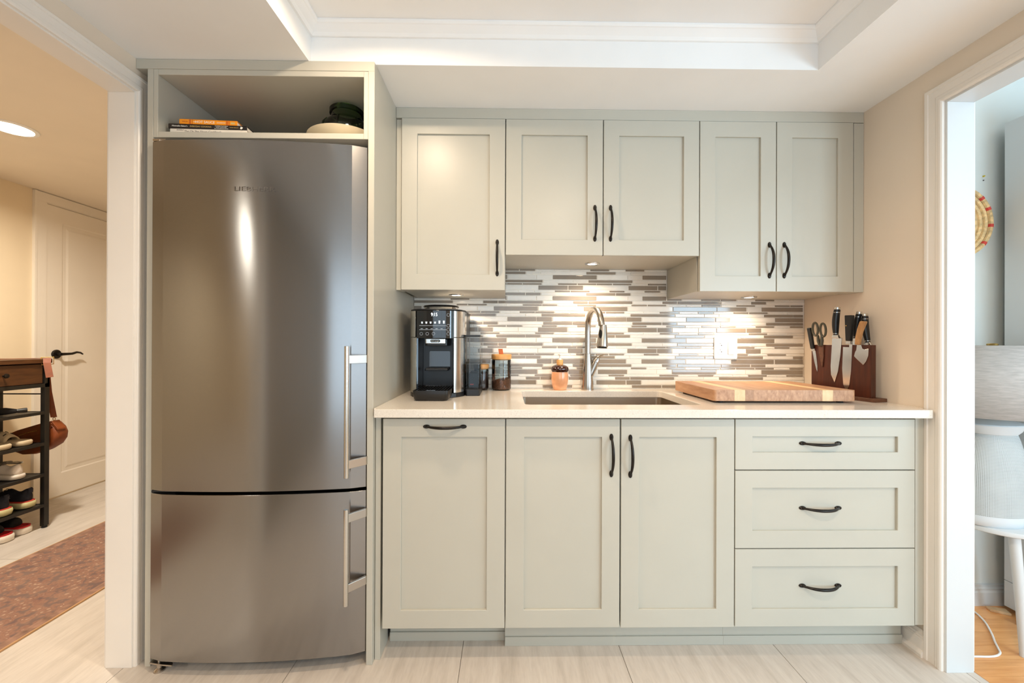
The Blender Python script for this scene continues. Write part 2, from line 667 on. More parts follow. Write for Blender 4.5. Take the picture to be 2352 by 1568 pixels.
# walls
struct(MB().box(XLH, XRO, YW, YW + 0.1, 0, 2.5).build('wall_back', M['wall']))
struct(MB().box(XLH, XL, YJL, YW, 0, 2.5).box(XLH, XL, YN0, YJL, ZHL, 2.5).build('wall_left', M['wall']))
struct(MB().box(XLH, XL, -2.4, YN0, 0, 2.5).build('wall_left_near', paint_mat('darkened_near_wall', (142, 127, 107), 0.6)))  # unseen stretch, coloured dark so the fridge door reflects a dark band
struct(MB().box(XR, XRO, YJR, YW, 0, 2.5).box(XR, XRO, YNR, YJR, ZHR, 2.5).box(XR, XRO, -2.4, YNR, 0, 2.5).build('wall_right', M['wall']))
struct(MB().box(XLH, -1.2, -2.5, -2.4, 0, 2.5).box(1.45, XRO, -2.5, -2.4, 0, 2.5).box(-1.2, 1.45, -2.5, -2.4, 0, 0.22).box(-1.2, 1.45, -2.5, -2.4, 2.08, 2.5).build('wall_front', M['wall']))
# ceiling: lowered border with a recessed tray
TX0, TX1, TY0, TY1, ZT = -0.713, 1.146, -1.3, 1.5163, 2.302
mb = MB()
mb.box(XLH, TX0, -2.4, YW, ZS, 2.4).box(TX1, XRO, -2.4, YW, ZS, 2.4).box(TX0, TX1, TY1, YW, ZS, 2.4).box(TX0, TX1, -2.4, TY0, ZS, 2.4)
mb.box(TX0, TX1, TY0, TY1, ZT, 2.4)
ceiling = struct(mb.build('ceiling', M['ceil']))
prof = [(0.0, 2.2625), (0.009, 2.2625), (0.012, 2.2665), (0.016, 2.272), (0.036, 2.288), (0.040, 2.2895), (0.044, 2.2955), (0.044, 2.3015), (0.0, 2.3015)]
rings = []
for w_, z_ in prof:
    rings.append([(TX0 + w_, TY0 + w_, z_), (TX1 - w_, TY0 + w_, z_), (TX1 - w_, TY1 - w_, z_), (TX0 + w_, TY1 - w_, z_)])
mb = MB()
mb.loft(rings + [rings[0]], cap=False)
struct(mb.build('trim_1', M['ceil']), 'stepped crown moulding around the recessed ceiling tray')


def casing(xf, sx, yj, yn, zh, w=0.0625, t=0.015):
    """moulded casing round an opening on the wall face x=xf, proud to side sx"""
    pr = [(0.0, 0.0), (0.0, t * 0.75), (w * 0.06, t * 0.95), (w * 0.16, t), (w * 0.2, t * 0.8), (w * 0.34, t * 0.8), (w * 0.42, t * 0.66),
          (w * 0.78, t * 0.66), (w * 0.82, t * 0.9), (w * 0.97, t * 0.9), (w, t * 0.8), (w, 0.0)]
    rg = []
    for a, b in pr:
        x = xf + sx * b
        rg.append([(x, yj + a, 0.0), (x, yj + a, zh + a), (x, yn - a, zh + a), (x, yn - a, 0.0)])
    m = MB()
    n = 4
    vs = [p for r in rg for p in r]
    fs = []
    for i in range(len(rg) - 1):
        for k in range(3):
            fs.append((i * n + k, i * n + k + 1, (i + 1) * n + k + 1, (i + 1) * n + k))
    fs.append(tuple(i * n for i in range(len(rg))))
    fs.append(tuple(i * n + 3 for i in reversed(range(len(rg)))))
    m.add(vs, fs)
    return m


def lining(x0, x1, yj, yn, zh, t=0.012):
    m = MB()
    m.box(x0, x1, yj - t, yj, 0, zh - t).box(x0, x1, yn, yn + t, 0, zh - t).box(x0, x1, yn, yj, zh - t, zh)
    return m


t2 = struct(lining(XLH - 0.001, XL + 0.001, YJL, YN0, ZHL).build('trim_2', M['trim'], bev=0.001), 'white lined doorway to the hall')
casing(XL, 1, YJL - 0.006, YN0, ZHL - 0.006, 0.055, 0.0125).build('casing', M['trim'], t2)
casing(XLH, -1, YJL - 0.006, YN0, ZHL - 0.006, 0.055, 0.0125).build('casing', M['trim'], t2)
t3 = struct(lining(XR - 0.001, XRO + 0.001, YJR, YNR, ZHR).build('trim_3', M['white'], bev=0.001), 'white lined doorway to the room with the lamp')
casing(XR, -1, YJR - 0.004, YNR, ZHR - 0.004).build('casing', M['trim'], t3)
casing(XRO, 1, YJR - 0.004, YNR, ZHR - 0.004).build('casing', M['trim'], t3)

# moulded baseboard on the right wall, between toe kick and casing
bb = [(XR, 0.0), (XR - 0.022, 0.0), (XR - 0.023, 0.012), (XR - 0.018, 0.022), (XR - 0.012, 0.024), (XR - 0.012, 0.062), (XR - 0.010, 0.064), (XR - 0.012, 0.070),
      (XR - 0.009, 0.073), (XR - 0.010, 0.079), (XR - 0.006, 0.083), (XR - 0.004, 0.094), (XR, 0.096)]
m = MB()
m.loft([[(a, 1.5165, b) for a, b in bb], [(a, 1.625, b) for a, b in bb]])
struct(m.build('baseboard_right', M['trim']))
bb2 = [(0.0, 0.0), (0.016, 0.0), (0.016, 0.058), (0.012, 0.066), (0.013, 0.074), (0.008, 0.08), (0.008, 0.088), (0.0, 0.092)]
m = MB()
m.loft([[(XRO, YS - a, b) for a, b in bb2], [(3.3, YS - a, b) for a, b in bb2]])
struct(m.build('baseboard_side', M['white']))

# floor of porcelain planks, kitchen and hall
fl = struct(MB().box(XH, 1.66, -2.4, 4.3, -0.06, -0.0035).build('floor', M['fgrout']))
tw, tl, gp = 0.596, 1.192, 0.0022
tile_me = MB().box(0, tw - gp, 0, tl - gp, -0.0035, 0).mesh('floor_tile', M['ftile'])
cut_me = {}
for i in range(-6, 4):
    x0 = -0.1605 + tw * i
    for j in range(-2, 5):
        y0 = -0.58 + tl * j + (0.44 if i % 2 else 0.0)
        ax0, ax1 = max(x0, XH), min(x0 + tw - gp, 1.658)
        ay0, ay1 = max(y0, -2.4), min(y0 + tl - gp, 4.3)
        if ax1 - ax0 < 0.01 or ay1 - ay0 < 0.01:
            continue
        if ax0 == x0 and ay0 == y0 and ax1 == x0 + tw - gp and ay1 == y0 + tl - gp:
            me_ = tile_me
        else:
            me_ = MB().box(0, ax1 - ax0, 0, ay1 - ay0, -0.0035, 0).mesh('floor_tile', M['ftile'])
        put('floor_tile', me_, fl, loc=(ax0, ay0, 0), bev=0.0)
# oak strip floor of the side room
fo = struct(MB().box(1.66, 3.3, -1.4, YS, -0.06, -0.006).build('floor', M['walnut']))
fo.name = 'floor.001'
y0 = -1.4
k = 0
rr = random.Random(3)
while y0 < YS - 0.005:
    y1 = min(y0 + 0.0745, YS)
    x0 = 1.66
    cut = 1.66 + 0.25 + rr.random() * 0.7
    while x0 < 3.295:
        x1 = min(cut, 3.3)
        put('plank', MB().box(0, x1 - x0 - 0.0012, 0, y1 - y0 - 0.0012, -0.006, 0).mesh('plank', M['oak']), fo, loc=(x0, y0, 0))
        x0 = x1
        cut = x0 + 0.5 + rr.random() * 0.6
    y0 += 0.0745

# hall shell
struct(MB().box(XH - 0.1, XH, -2.5, 4.4, 0, 2.5).build('wall_hall_side', M['hallwall']))
struct(MB().box(XH, XLH, 4.3, 4.4, 0, 2.5).build('wall_hall_end', M['hallwall']))
struct(MB().box(XH, XLH, -2.5, -2.4, 0, 2.5).build('wall_hall_near', M['hallwall']))
struct(MB().box(XLH - 0.02, XLH - 0.0, YW + 0.1, 4.3, 0, 2.5).build('wall_hall_inner', M['hallwall']))
hc = struct(MB().box(XH, XLH, -2.4, 4.3, ZH, 2.35).build('ceiling', paint_mat('hall_ceiling_paint', (236, 226, 210), 0.7)))
hc.name = 'ceiling.001'
# side-room shell
struct(MB().box(XRO, 3.4, YS, YS + 0.1, 0, 2.6).build('wall_side_far', M['wall2']))
struct(MB().box(3.3, 3.4, -1.4, -0.78, 0, 2.6).box(3.3, 3.4, 0.78, YS, 0, 2.6).box(3.3, 3.4, -0.78, 0.78, 0, 0.52).box(3.3, 3.4, -0.78, 0.78, 1.98, 2.6).build('wall_side_right', M['wall2']))
wm = MB()
for b_ in ((-0.78, -0.73, 0.52, 1.98), (0.73, 0.78, 0.52, 1.98), (-0.73, 0.73, 0.52, 0.57), (-0.73, 0.73, 1.93, 1.98), (-0.02, 0.02, 0.57, 1.93)):
    wm.box(3.3, 3.36, *b_)
w3 = struct(wm.build('window_3', M['white']))
MB().box(3.33, 3.334, -0.73, 0.73, 0.57, 1.93).build('pane', M['glass'], w3)
struct(MB().box(XRO, 2.18, -1.5, -1.4, 0, 2.6).box(3.06, 3.4, -1.5, -1.4, 0, 2.6).box(2.18, 3.06, -1.5, -1.4, 0, 0.5).box(2.18, 3.06, -1.5, -1.4, 1.9, 2.6).build('wall_side_near', M['wall2']))
sc_ = struct(MB().box(XRO, 3.3, -1.4, YS, 2.42, 2.5).build('ceiling', M['ceil']))
sc_.name = 'ceiling.002'
# windows
for nm, (x0, x1, yy, z0, z1) in (('added_window', (-1.2, 1.45, -2.4, 0.22, 2.08)), ('window_2', (2.18, 3.06, -1.4, 0.5, 1.9))):  # the first, behind the camera, is an added frame for the fill light
    m = MB()
    f_ = 0.05
    m.box(x0, x0 + f_, yy - 0.06, yy, z0, z1).box(x1 - f_, x1, yy - 0.06, yy, z0, z1).box(x0 + f_, x1 - f_, yy - 0.06, yy, z0, z0 + f_).box(x0 + f_, x1 - f_, yy - 0.06, yy, z1 - f_, z1)
    m.box((x0 + x1) / 2 - 0.02, (x0 + x1) / 2 + 0.02, yy - 0.05, yy - 0.01, z0 + f_, z1 - f_)
    wo = struct(m.build(nm, M['white']))
    MB().box(x0 + f_, x1 - f_, yy - 0.035, yy - 0.031, z0 + f_, z1 - f_).build('pane', M['glass'], wo)

# white hall door in its casing
DY0, DY1, DZ = 3.037, 3.85, 2.147
d1 = struct(MB().box(XH, XH + 0.012, DY0 - 0.005, DY0, 0, DZ + 0.005).box(XH, XH + 0.012, DY1, DY1 + 0.005, 0, DZ + 0.005).box(XH, XH + 0.012, DY0, DY1, DZ, DZ + 0.005).build('door_1', M['doorw']), 'white panelled hall door beside the shoe rack')
pv, pb0, pb1 = 0.105, 0.175, 2.03
sl = MB()
xs = XH + 0.008
sl.box(xs - 0.006, xs, DY0 + 0.003, DY0 + pv, 0.012, DZ - 0.003).box(xs - 0.006, xs, DY1 - pv, DY1 - 0.003, 0.012, DZ - 0.003)
sl.box(xs - 0.006, xs, DY0 + pv, DY1 - pv, 0.012, pb0).box(xs - 0.006, xs, DY0 + pv, DY1 - pv, pb1, DZ - 0.003)
slab = sl.build('slab', M['doorw'], d1)
rg = []
for a, b in ((0.0, 0.0), (0.008, -0.005), (0.03, -0.005), (0.045, -0.001), (0.05, -0.001)):
    rg.append([(xs + b, DY0 + pv + a, pb0 + a), (xs + b, DY1 - pv - a, pb0 + a), (xs + b, DY1 - pv - a, pb1 - a), (xs + b, DY0 + pv + a, pb1 - a)])
pan = MB()
pan.loft(rg, cap=False)
pan.add(rg[-1], [(0, 1, 2, 3)])
pan.build('door_panel', M['doorw'], d1)
casing(XH, 1, 0, 0, 0) if False else None
cs = MB()
for a0, a1, t_ in ((0.006, 0.07, 0.014), (0.07, 0.085, 0.02)):
    cs.box(XH, XH + t_, DY0 - a1, DY0 - a0, 0, DZ + a0).box(XH, XH + t_, DY1 + a0, DY1 + a1, 0, DZ + a0)
    cs.box(XH, XH + t_, DY0 - a1, DY1 + a1, DZ + a0, DZ + min(a1, 0.071))
cs.build('casing', M['doorw'], d1, bev=0.003)
hy, hz = 3.103, 1.06
hd = MB()
rp = [(0.0, 0.0)]
hd.add(*(lambda n=20: ([(xs + x_, hy + r_ * math.cos(2 * PI * k_ / n), hz + r_ * math.sin(2 * PI * k_ / n)) for x_, r_ in ((0, 0.033), (0.007, 0.033), (0.011, 0.028)) for k_ in range(n)],
                       [(i_ * n + k_, i_ * n + (k_ + 1) % n, (i_ + 1) * n + (k_ + 1) % n, (i_ + 1) * n + k_) for i_ in range(2) for k_ in range(n)] + [tuple(2 * n + k_ for k_ in range(n))]))())
hd.tube([(xs + 0.01, hy, hz), (xs + 0.045, hy, hz)], 0.011, 10)
hd.tube([(xs + 0.045, hy - 0.004, hz), (xs + 0.05, hy + 0.03, hz + 0.001), (xs + 0.05, hy + 0.065, hz + 0.002), (xs + 0.048, hy + 0.1, hz + 0.012), (xs + 0.046, hy + 0.13, hz + 0.008), (xs + 0.044, hy + 0.15, hz - 0.004)],
        [0.011, 0.010, 0.009, 0.008, 0.007, 0.005], 10)
hd.build('door_handle', M['bronze'], d1, smooth=True)

# ------------------------------------------------------------------ pull handles (shared meshes)
def pull_mesh(name, axis):
    m = MB()
    L = 0.0665
    pts, rad = [], []
    for k in range(17):
        s = -1 + 2 * k / 16
        out = 0.027 * (1 - abs(s) ** 2.3) + 0.004
        pts.append((0, -out, L * s))
        rad.append(0.0036 + 0.0022 * (1 - abs(s) ** 2) + (0.001 if abs(s) > 0.9 else 0))
    m.tube(pts, rad, 10)
    for s in (-1, 1):
        n = 14
        vs, fs = [], []
        for y, q in ((0.0, 1.0), (-0.003, 1.0), (-0.0058, 0.72)):
            for k in range(n):
                a = 2 * PI * k / n
                vs.append((0.0072 * q * math.cos(a), y, s * L + 0.0125 * q * math.sin(a)))
        for i in range(2):
            for k in range(n):
                fs.append((i * n + k, i * n + (k + 1) % n, (i + 1) * n + (k + 1) % n, (i + 1) * n + k))
        fs.append(tuple(2 * n + k for k in range(n)))
        fs.append(tuple(range(n)))
        m.add(vs, fs)
    if axis == 'x':
        m.v = [(z, y, x) for x, y, z in m.v]
    return m.mesh(name, M['bronze'], smooth=True)


PULL_V, PULL_H = pull_mesh('handle', 'z'), pull_mesh('handle', 'x')


def shaker(parent, name, x0, x1, z0, z1, yf, handle=None, fw=0.066, th=0.02, rec=0.0095, label=None):
    """a frame-and-panel front in the parent's coordinates; handle=(x, z, 'v' or 'h')"""
    m = MB()
    vs = []
    for y_ in (yf, yf + th):
        vs += [(x0, y_, z0), (x1, y_, z0), (x1, y_, z1), (x0, y_, z1)]
        vs += [(x0 + fw, y_, z0 + fw), (x1 - fw, y_, z0 + fw), (x1 - fw, y_, z1 - fw), (x0 + fw, y_, z1 - fw)]
    fs = []
    for k in range(4):
        j = (k + 1) % 4
        fs += [(k, j, 4 + j, 4 + k), (8 + j, 8 + k, 12 + k, 12 + j), (j, k, 8 + k, 8 + j), (4 + k, 4 + j, 12 + j, 12 + k)]
    m.add(vs, fs)
    d = m.build(name, M['cab'], parent, bev=0.0011, seg=1)
    MB().box(x0 + fw - 0.004, x1 - fw + 0.004, yf + rec, yf + th - 0.002, z0 + fw - 0.004, z1 - fw + 0.004).build(name + '_panel', M['cab'], d)
    if handle:
        hx, hz, o = handle
        y = yf if (hz < z0 + fw or hz > z1 - fw or hx < x0 + fw or hx > x1 - fw) else yf + rec
        put('handle', PULL_V if o == 'v' else PULL_H, d, loc=(hx, y, hz))
    return d


YD = 1.512    # front of base doors
YU = 1.786    # front of upper doors
g = 0.0019    # half gap between fronts
X_ = [-0.4475, -0.0017, 0.4172, 0.8381, 1.5081]      # base divisions
U_ = [-0.4536, -0.0062, 0.4155, 0.8336, 1.1691, 1.5081]
XP = -0.4775
ZB0, ZB1 = 0.1215, 0.8805


def local(o):
    return Vector(o.location)


def base_cab(label, x0, x1, open_top=False, toe=1.60):
    t = thing('base_cabinet', label, 'cabinet', ((x0 + x1) / 2, 1.85, 0), group='sage green base cabinets under the worktop')
    dx, dy = (x0 + x1) / 2, 1.85
    a, b = x0 - dx, x1 - dx
    y0, y1 = YD + 0.034 - dy, 2.149 - dy
    m = MB()
    if open_top:
        m.box(a, a + 0.016, y0, y1, ZB0, 0.885).box(b - 0.016, b, y0, y1, ZB0, 0.885).box(a + 0.016, b - 0.016, y0, y1, ZB0, ZB0 + 0.016).box(a + 0.016, b - 0.016, y1 - 0.006, y1, ZB0 + 0.016, 0.885)
        m.box(a + 0.016, b - 0.016, y0, y0 + 0.016, 0.80, 0.885)
    else:
        m.box(a, b, y0, y1, ZB0, 0.885)
    m.build('body', M['cab'], t)
    tk = MB().box(a, b, toe - dy, toe + 0.016 - dy, 0.0, ZB0)
    tk.box(a, b, toe - 0.006 - dy, toe - dy, 0.0, 0.034)
    tk.build('toe_kick', M['cab'], t, bev=0.001)
    return t, dx, dy


# pull-out cabinet, left of the sink
t, dx, dy = base_cab('narrow sage pull-out base cabinet beside the fridge, handle across its top rail', X_[0] - 0.0, X_[1], toe=1.625)
shaker(t, 'door', X_[0] + g - dx, X_[1] - g - dx, ZB0, ZB1, YD - dy, (-0.2215 - dx, 0.853, 'h'))
MB().box(XP + 0.0015 - dx, X_[0] - 0.009 - dx, 1.525 - dy, 1.625 - dy, 0.0, 0.888).build('filler_strip', M['cab'], t, bev=0.001)
# sink cabinet
t, dx, dy = base_cab('sage two-door base cabinet below the sink', X_[1], X_[3], True, toe=1.595)
shaker(t, 'door', X_[1] + g - dx, X_[2] - g - dx, ZB0, ZB1, YD - dy, (0.384 - dx, 0.7485, 'v'))
shaker(t, 'door', X_[2] + g + 0.001 - dx, X_[3] - g - dx, ZB0 - 0.001, ZB1, YD - dy, (0.4536 - dx, 0.7455, 'v'))
# drawers
t, dx, dy = base_cab('sage base cabinet with three stacked drawers by the right doorway', X_[3], 1.535, toe=1.595)
for z0, z1, hz in ((0.6938 + g, ZB1, 0.7906), (0.4063 + g, 0.6938 - g, 0.5523), (ZB0, 0.4063 - g, 0.2664)):
    shaker(t, 'drawer', X_[3] + g - dx, X_[4] - g - dx, z0, z1, YD - dy, (1.1606 - dx, hz, 'h'), fw=0.0635)
MB().box(X_[4] + 0.0035 - dx, 1.5515 - dx, YD + 0.004 - dy, YD + 0.06 - dy, ZB0, 0.888).build('filler_strip', M['cab'], t, bev=0.001)

# ------------------------------------------------------------------ worktop with sink opening
def slab_with_hole(outer, inner, z0, z1):
    bm = bmesh.new()
    vo = [bm.verts.new((x, y, z1)) for x, y in outer]
    vi = [bm.verts.new((x, y, z1)) for x, y in inner]
    ed = [bm.edges.new((vo[i], vo[(i + 1) % len(vo)])) for i in range(len(vo))] + [bm.edges.new((vi[i], vi[(i + 1) % len(vi)])) for i in range(len(vi))]
    bmesh.ops.triangle_fill(bm, use_beauty=True, use_dissolve=False, edges=ed)
    ext = bmesh.ops.extrude_face_region(bm, geom=bm.faces[:])
    bmesh.ops.translate(bm, verts=[e for e in ext['geom'] if isinstance(e, bmesh.types.BMVert)], vec=(0, 0, z0 - z1))
    bmesh.ops.recalc_face_normals(bm, faces=bm.faces)
    me = bpy.data.meshes.new('worktop')
    bm.to_mesh(me)
    bm.free()
    return me


SX0, SX1, SY0, SY1 = 0.073, 0.760, 1.596, 2.040
CT = thing('worktop', 'pale speckled quartz worktop over the base cabinets', 'countertop', (0.53, 1.8, 0.8905))
outer = [(-0.468, 1.4755), (1.5365, 1.4755), (1.5365, 1.5215), (XR - 0.001, 1.5215), (XR - 0.001, 2.1485), (XP + 0.0012, 2.1485), (XP + 0.0012, 1.5012), (-0.468, 1.5012)]
inner = rpoly(SX0, SX1, SY0, SY1, 0.022)
me = slab_with_hole([(x - 0.53, y - 1.8) for x, y in outer], [(x - 0.53, y - 1.8) for x, y in inner], 0.0, ZC - 0.8905)
me.materials.append(M['quartz'])
put('slab', me, CT, bev=0.0022, seg=3)
# undermount sink
SK = thing('sink', 'brushed steel undermount sink below the tap', 'sink', (0.4165, 1.818, 0.69))
lx0, lx1, ly0, ly1 = SX0 - 0.003 - 0.4165, SX1 + 0.003 - 0.4165, SY0 - 0.003 - 1.818, SY1 + 0.003 - 1.818
m = MB()
rg = []
for ins, z in ((-0.012, 0.1995), (0.0, 0.1995), (0.004, 0.06), (0.012, 0.012), (0.03, 0.002)):
    rg.append([(x, y, z) for x, y in rpoly(lx0 + ins, lx1 - ins, ly0 + ins, ly1 - ins, 0.03, 6)])
m.loft(rg, cap=False)
m.add([p for p in rg[-1]], [tuple(range(len(rg[-1])))])
bowl = m.build('bowl', M['sink'], SK, smooth=True, fix=True)
so = bowl.modifiers.new('solid', 'SOLIDIFY')
so.thickness = 0.0012
m = MB()
m.lathe([(0.0, 0.006), (0.03, 0.006), (0.042, 0.004), (0.045, 0.0022)], 24)
m.build('drain', M['chrome'], SK, smooth=True)

# ------------------------------------------------------------------ upper cabinets
YUB = 2.1485


def upper(label, x0, x1, z0, doors):
    dx, dy = (x0 + x1) / 2, (YU + YUB) / 2
    t = thing('wall_cabinet', label, 'cabinet', (dx, dy, z0), group='sage green wall cabinets')
    MB().box(x0 - dx, x1 - dx, YU + 0.030 - dy, YUB - dy, 0.002, 2.1189 - z0).build('body', M['cab'], t, bev=0.0008, seg=1)
    for a, b, h in doors:
        shaker(t, 'door', a + g - dx, b - g - dx, 0.0, 2.1189 - z0, YU - dy, (h[0] - dx, h[1] - z0, 'v'), fw=0.067)
    return t, dx, dy


ZU, ZM = 1.3829, 1.5352
t, dx, dy = upper('single-door sage wall cabinet above the coffee machine', U_[0], U_[1], ZU, [(U_[0], U_[1], (-0.0407, 1.5213))])
MB().box(XP + 0.0012 - dx, U_[0] - 0.002 - dx, YU + 0.012 - dy, YU + 0.09 - dy, 0.0, 2.1189 - ZU).build('filler_strip', M['cab'], t, bev=0.0008)
upper('shorter two-door sage wall cabinet above the sink', U_[1] + 0.0005, U_[3] - 0.0005, ZM, [(U_[1], U_[2], (0.3795, 1.6727)), (U_[2], U_[3], (0.4470, 1.6730))])
t, dx, dy = upper('tall two-door sage wall cabinet in the right corner above the chopping board', U_[3], 1.535, ZU, [(U_[3], U_[4], (1.1381, 1.5184)), (U_[4], U_[5], (1.2027, 1.5188))])
MB().box(U_[5] + 0.003 - dx, XR - 0.001 - dx, YU + 0.004 - dy, YU + 0.09 - dy, 0.0, 2.1189 - ZU).build('filler_strip', M['cab'], t, bev=0.0008)
MB().box(XP + 0.001, XR - 0.001, YU + 0.004, YU + 0.03, 2.1215, ZS - 0.0005).build('trim_4', M['cab'], bev=0.0008)
struct(bpy.data.objects['trim_4'], 'sage scribe strip between wall cabinets and ceiling')


def puck(label, x, y, z, power):
    t = thing('puck_light', label, 'light', (x, y, z), group='puck lights under the wall cabinets')
    m = MB()
    m.lathe([(0.022, 0.0), (0.0235, -0.0042), (0.034, -0.0035), (0.036, -0.0006), (0.036, 0.0), (0.022, 0.0)], 28)
    m.build('ring', M['chrome'], t, smooth=True)
    m = MB()
    m.lathe([(0.0, -0.0022), (0.0222, -0.0022), (0.0222, -0.0006), (0.0, -0.0006)], 24)
    m.build('lens', M['led2'], t)
    l = bpy.data.lights.new('puck_beam', 'SPOT')
    l.energy = power
    l.spot_size = math.radians(150)
    l.spot_blend = 1.0
    l.shadow_soft_size = 0.02
    l.color = WARM
    lo = bpy.data.objects.new('puck_beam', l)
    COL.objects.link(lo)
    lo.location = (x, y, z - 0.012)
    return t


puck('round puck light under the cabinet above the coffee machine', -0.2405, 1.99, ZU + 0.002, 18)
puck('round puck light under the cabinet above the sink', 0.4094, 1.985, ZM + 0.002, 14)
puck('round puck light under the corner cabinet above the chopping board', 1.1867, 2.02, ZU + 0.002, 8.5)

# ------------------------------------------------------------------ refrigerator housing
YP = 1.5
FC = thing('fridge_cabinet', 'tall sage cabinet housing around the fridge with an open top shelf', 'cabinet', (-0.88, 1.8, 0))
fx, fy = -0.88, 1.8
XPL = -1.2846
zsh0, zsh1, zop = 1.887, 1.9075, 2.111


def fbox(name, x0, x1, y0, y1, z0, z1, bev=0.001):
    return MB().box(x0 - fx, x1 - fx, y0 - fy, y1 - fy, z0, z1).build(name, M['cab'], FC, bev=bev, seg=1)


fbox('side_panel', XPL, XPL + 0.0205, YP, 2.149, 0, 2.131)
fbox('side_panel', XP - 0.022, XP, YP, 2.149, 0, ZS - 0.0005)
fbox('box_side', XPL + 0.021, XPL + 0.037, YP + 0.0006, 2.13, zsh0, 2.131)
fbox('box_side', XP - 0.0385, XP - 0.0225, YP + 0.0006, 2.13, zsh0, 2.131)
fbox('shelf', XPL + 0.0372, XP - 0.0387, YP + 0.0006, 2.13, zsh0, zsh1)
fbox('box_top', XPL + 0.0372, XP - 0.0387, YP + 0.0006, 2.13, zop, 2.131)
fbox('box_back', XPL + 0.021, XP - 0.0225, 2.131, 2.147, zsh0, 2.131)
fbox('cornice', -1.3255, XP - 0.0005, YP - 0.0008, YP + 0.075, 2.1312, ZS - 0.0005)
fbox('top_board', XPL, XP - 0.0225, YP + 0.075, 2.149, 2.1312, 2.15)

# ------------------------------------------------------------------ refrigerator
FW = 0.7475
FR = thing('refrigerator', 'stainless bottom-freezer refrigerator with two bowed doors in the sage housing', 'refrigerator', (-0.8735, 1.490, 0), (0, 0, math.radians(2.2)))


def door_plan(hw, yb=0.062):
    """bowed front with angled margins, counter-clockwise, front at negative y"""
    pts = [(hw, yb), (-hw, yb), (-hw, 0.003), (-hw + 0.004, -0.001)]
    e = hw - 0.052
    for k in range(15):
        s = -1 + 2 * k / 14
        pts.append((e * s, -0.036 + 0.019 * s * s))
    pts += [(hw - 0.004, -0.001), (hw, 0.003)]
    return pts[::-1] if False else pts


hw = FW / 2
top = MB()
top.prism(door_plan(hw), 0.6375, 1.859, 'z')
td = top.build('door', M['fridge'], FR, smooth=True, bev=0.0016, angle=12)
bot = MB()
bot.prism(door_plan(hw), 0.047, 0.6265, 'z')
bd = bot.build('door', M['fridge'], FR, smooth=True, bev=0.0016, angle=12)
bd['label'] = 'lower freezer door'
td['label'] = 'upper fridge door'
MB().box(-hw + 0.006, hw - 0.006, 0.0625, 0.078, 0.05, 1.852).build('gasket', M['gasket'], FR)
MB().box(-hw + 0.004, hw - 0.004, 0.0785, 0.61, 0.03, 1.866).build('body', M['fridge_side'], FR, bev=0.003)


def fhandle(d, z0, z1, za, zb):
    m = MB()
    hx, hy_ = hw - 0.052, -0.062
    m.tube([(hx, hy_, z0), (hx, hy_, z1)], 0.0082, 16)
    h = m.build('handle', M['chrome'], d, smooth=True, bev=0.001)
    for z in (za, zb):
        q = MB()
        q.prism([(hx + 0.004, hy_ - 0.004), (hw + 0.001, -0.016), (hw + 0.006, 0.016), (hw + 0.0005, 0.018), (hw + 0.0005, 0.004), (hw - 0.006, -0.008), (hx + 0.004, hy_ + 0.008)], z - 0.0145, z + 0.0145, 'z')
        q.build('bracket', M['nickel'], d, bev=0.001)


fhandle(td, 0.689, 1.144, 1.098, 0.735)
fhandle(bd, 0.250, 0.5805, 0.550, 0.309)
text('lettering', 'LIEBHERR', 0.0215, M['fridge'], td, (-0.004, -0.0362, 1.687), ext=0.0006, sx=1.55)
m = MB()
m.box(-hw + 0.002, -hw + 0.045, 0.0, 0.05, 1.862, 1.870)
m.prism([(-hw + 0.006, -0.002), (-hw + 0.03, -0.006), (-hw + 0.038, 0.01), (-hw + 0.006, 0.02)], 1.8605, 1.866, 'z')
m.build('hinge', M['nickel'], FR, bev=0.001)
m = MB()
m.box(-hw + 0.004, -hw + 0.085, 0.0, 0.05, 0.6285, 0.6355).build('hinge', M['gasket'], FR)
m = MB()
m.prism([(-hw + 0.004, -0.004), (-hw + 0.05, -0.014), (-hw + 0.09, -0.02), (-hw + 0.09, -0.014), (-hw + 0.06, 0.02), (-hw + 0.004, 0.04)], 0.031, 0.036, 'z')
m.tube([(-hw + 0.03, 0.006, 0.045), (-hw + 0.03, 0.006, 0.004)], 0.006, 10)
m.lathe([(0.017, 0.0), (0.017, 0.005), (0.008, 0.012), (0.008, 0.03)], 16, -hw + 0.03, 0.006)
m.build('foot', M['nickel'], FR, smooth=True)
for sx_, yy in ((1, 0.1), (1, 0.55), (-1, 0.55)):
    m = MB()
    m.lathe([(0.017, 0.0), (0.017, 0.006), (0.008, 0.012), (0.008, 0.03)], 14, sx_ * (hw - 0.05), yy)
    m.build('foot', M['rubber'], FR, smooth=True)

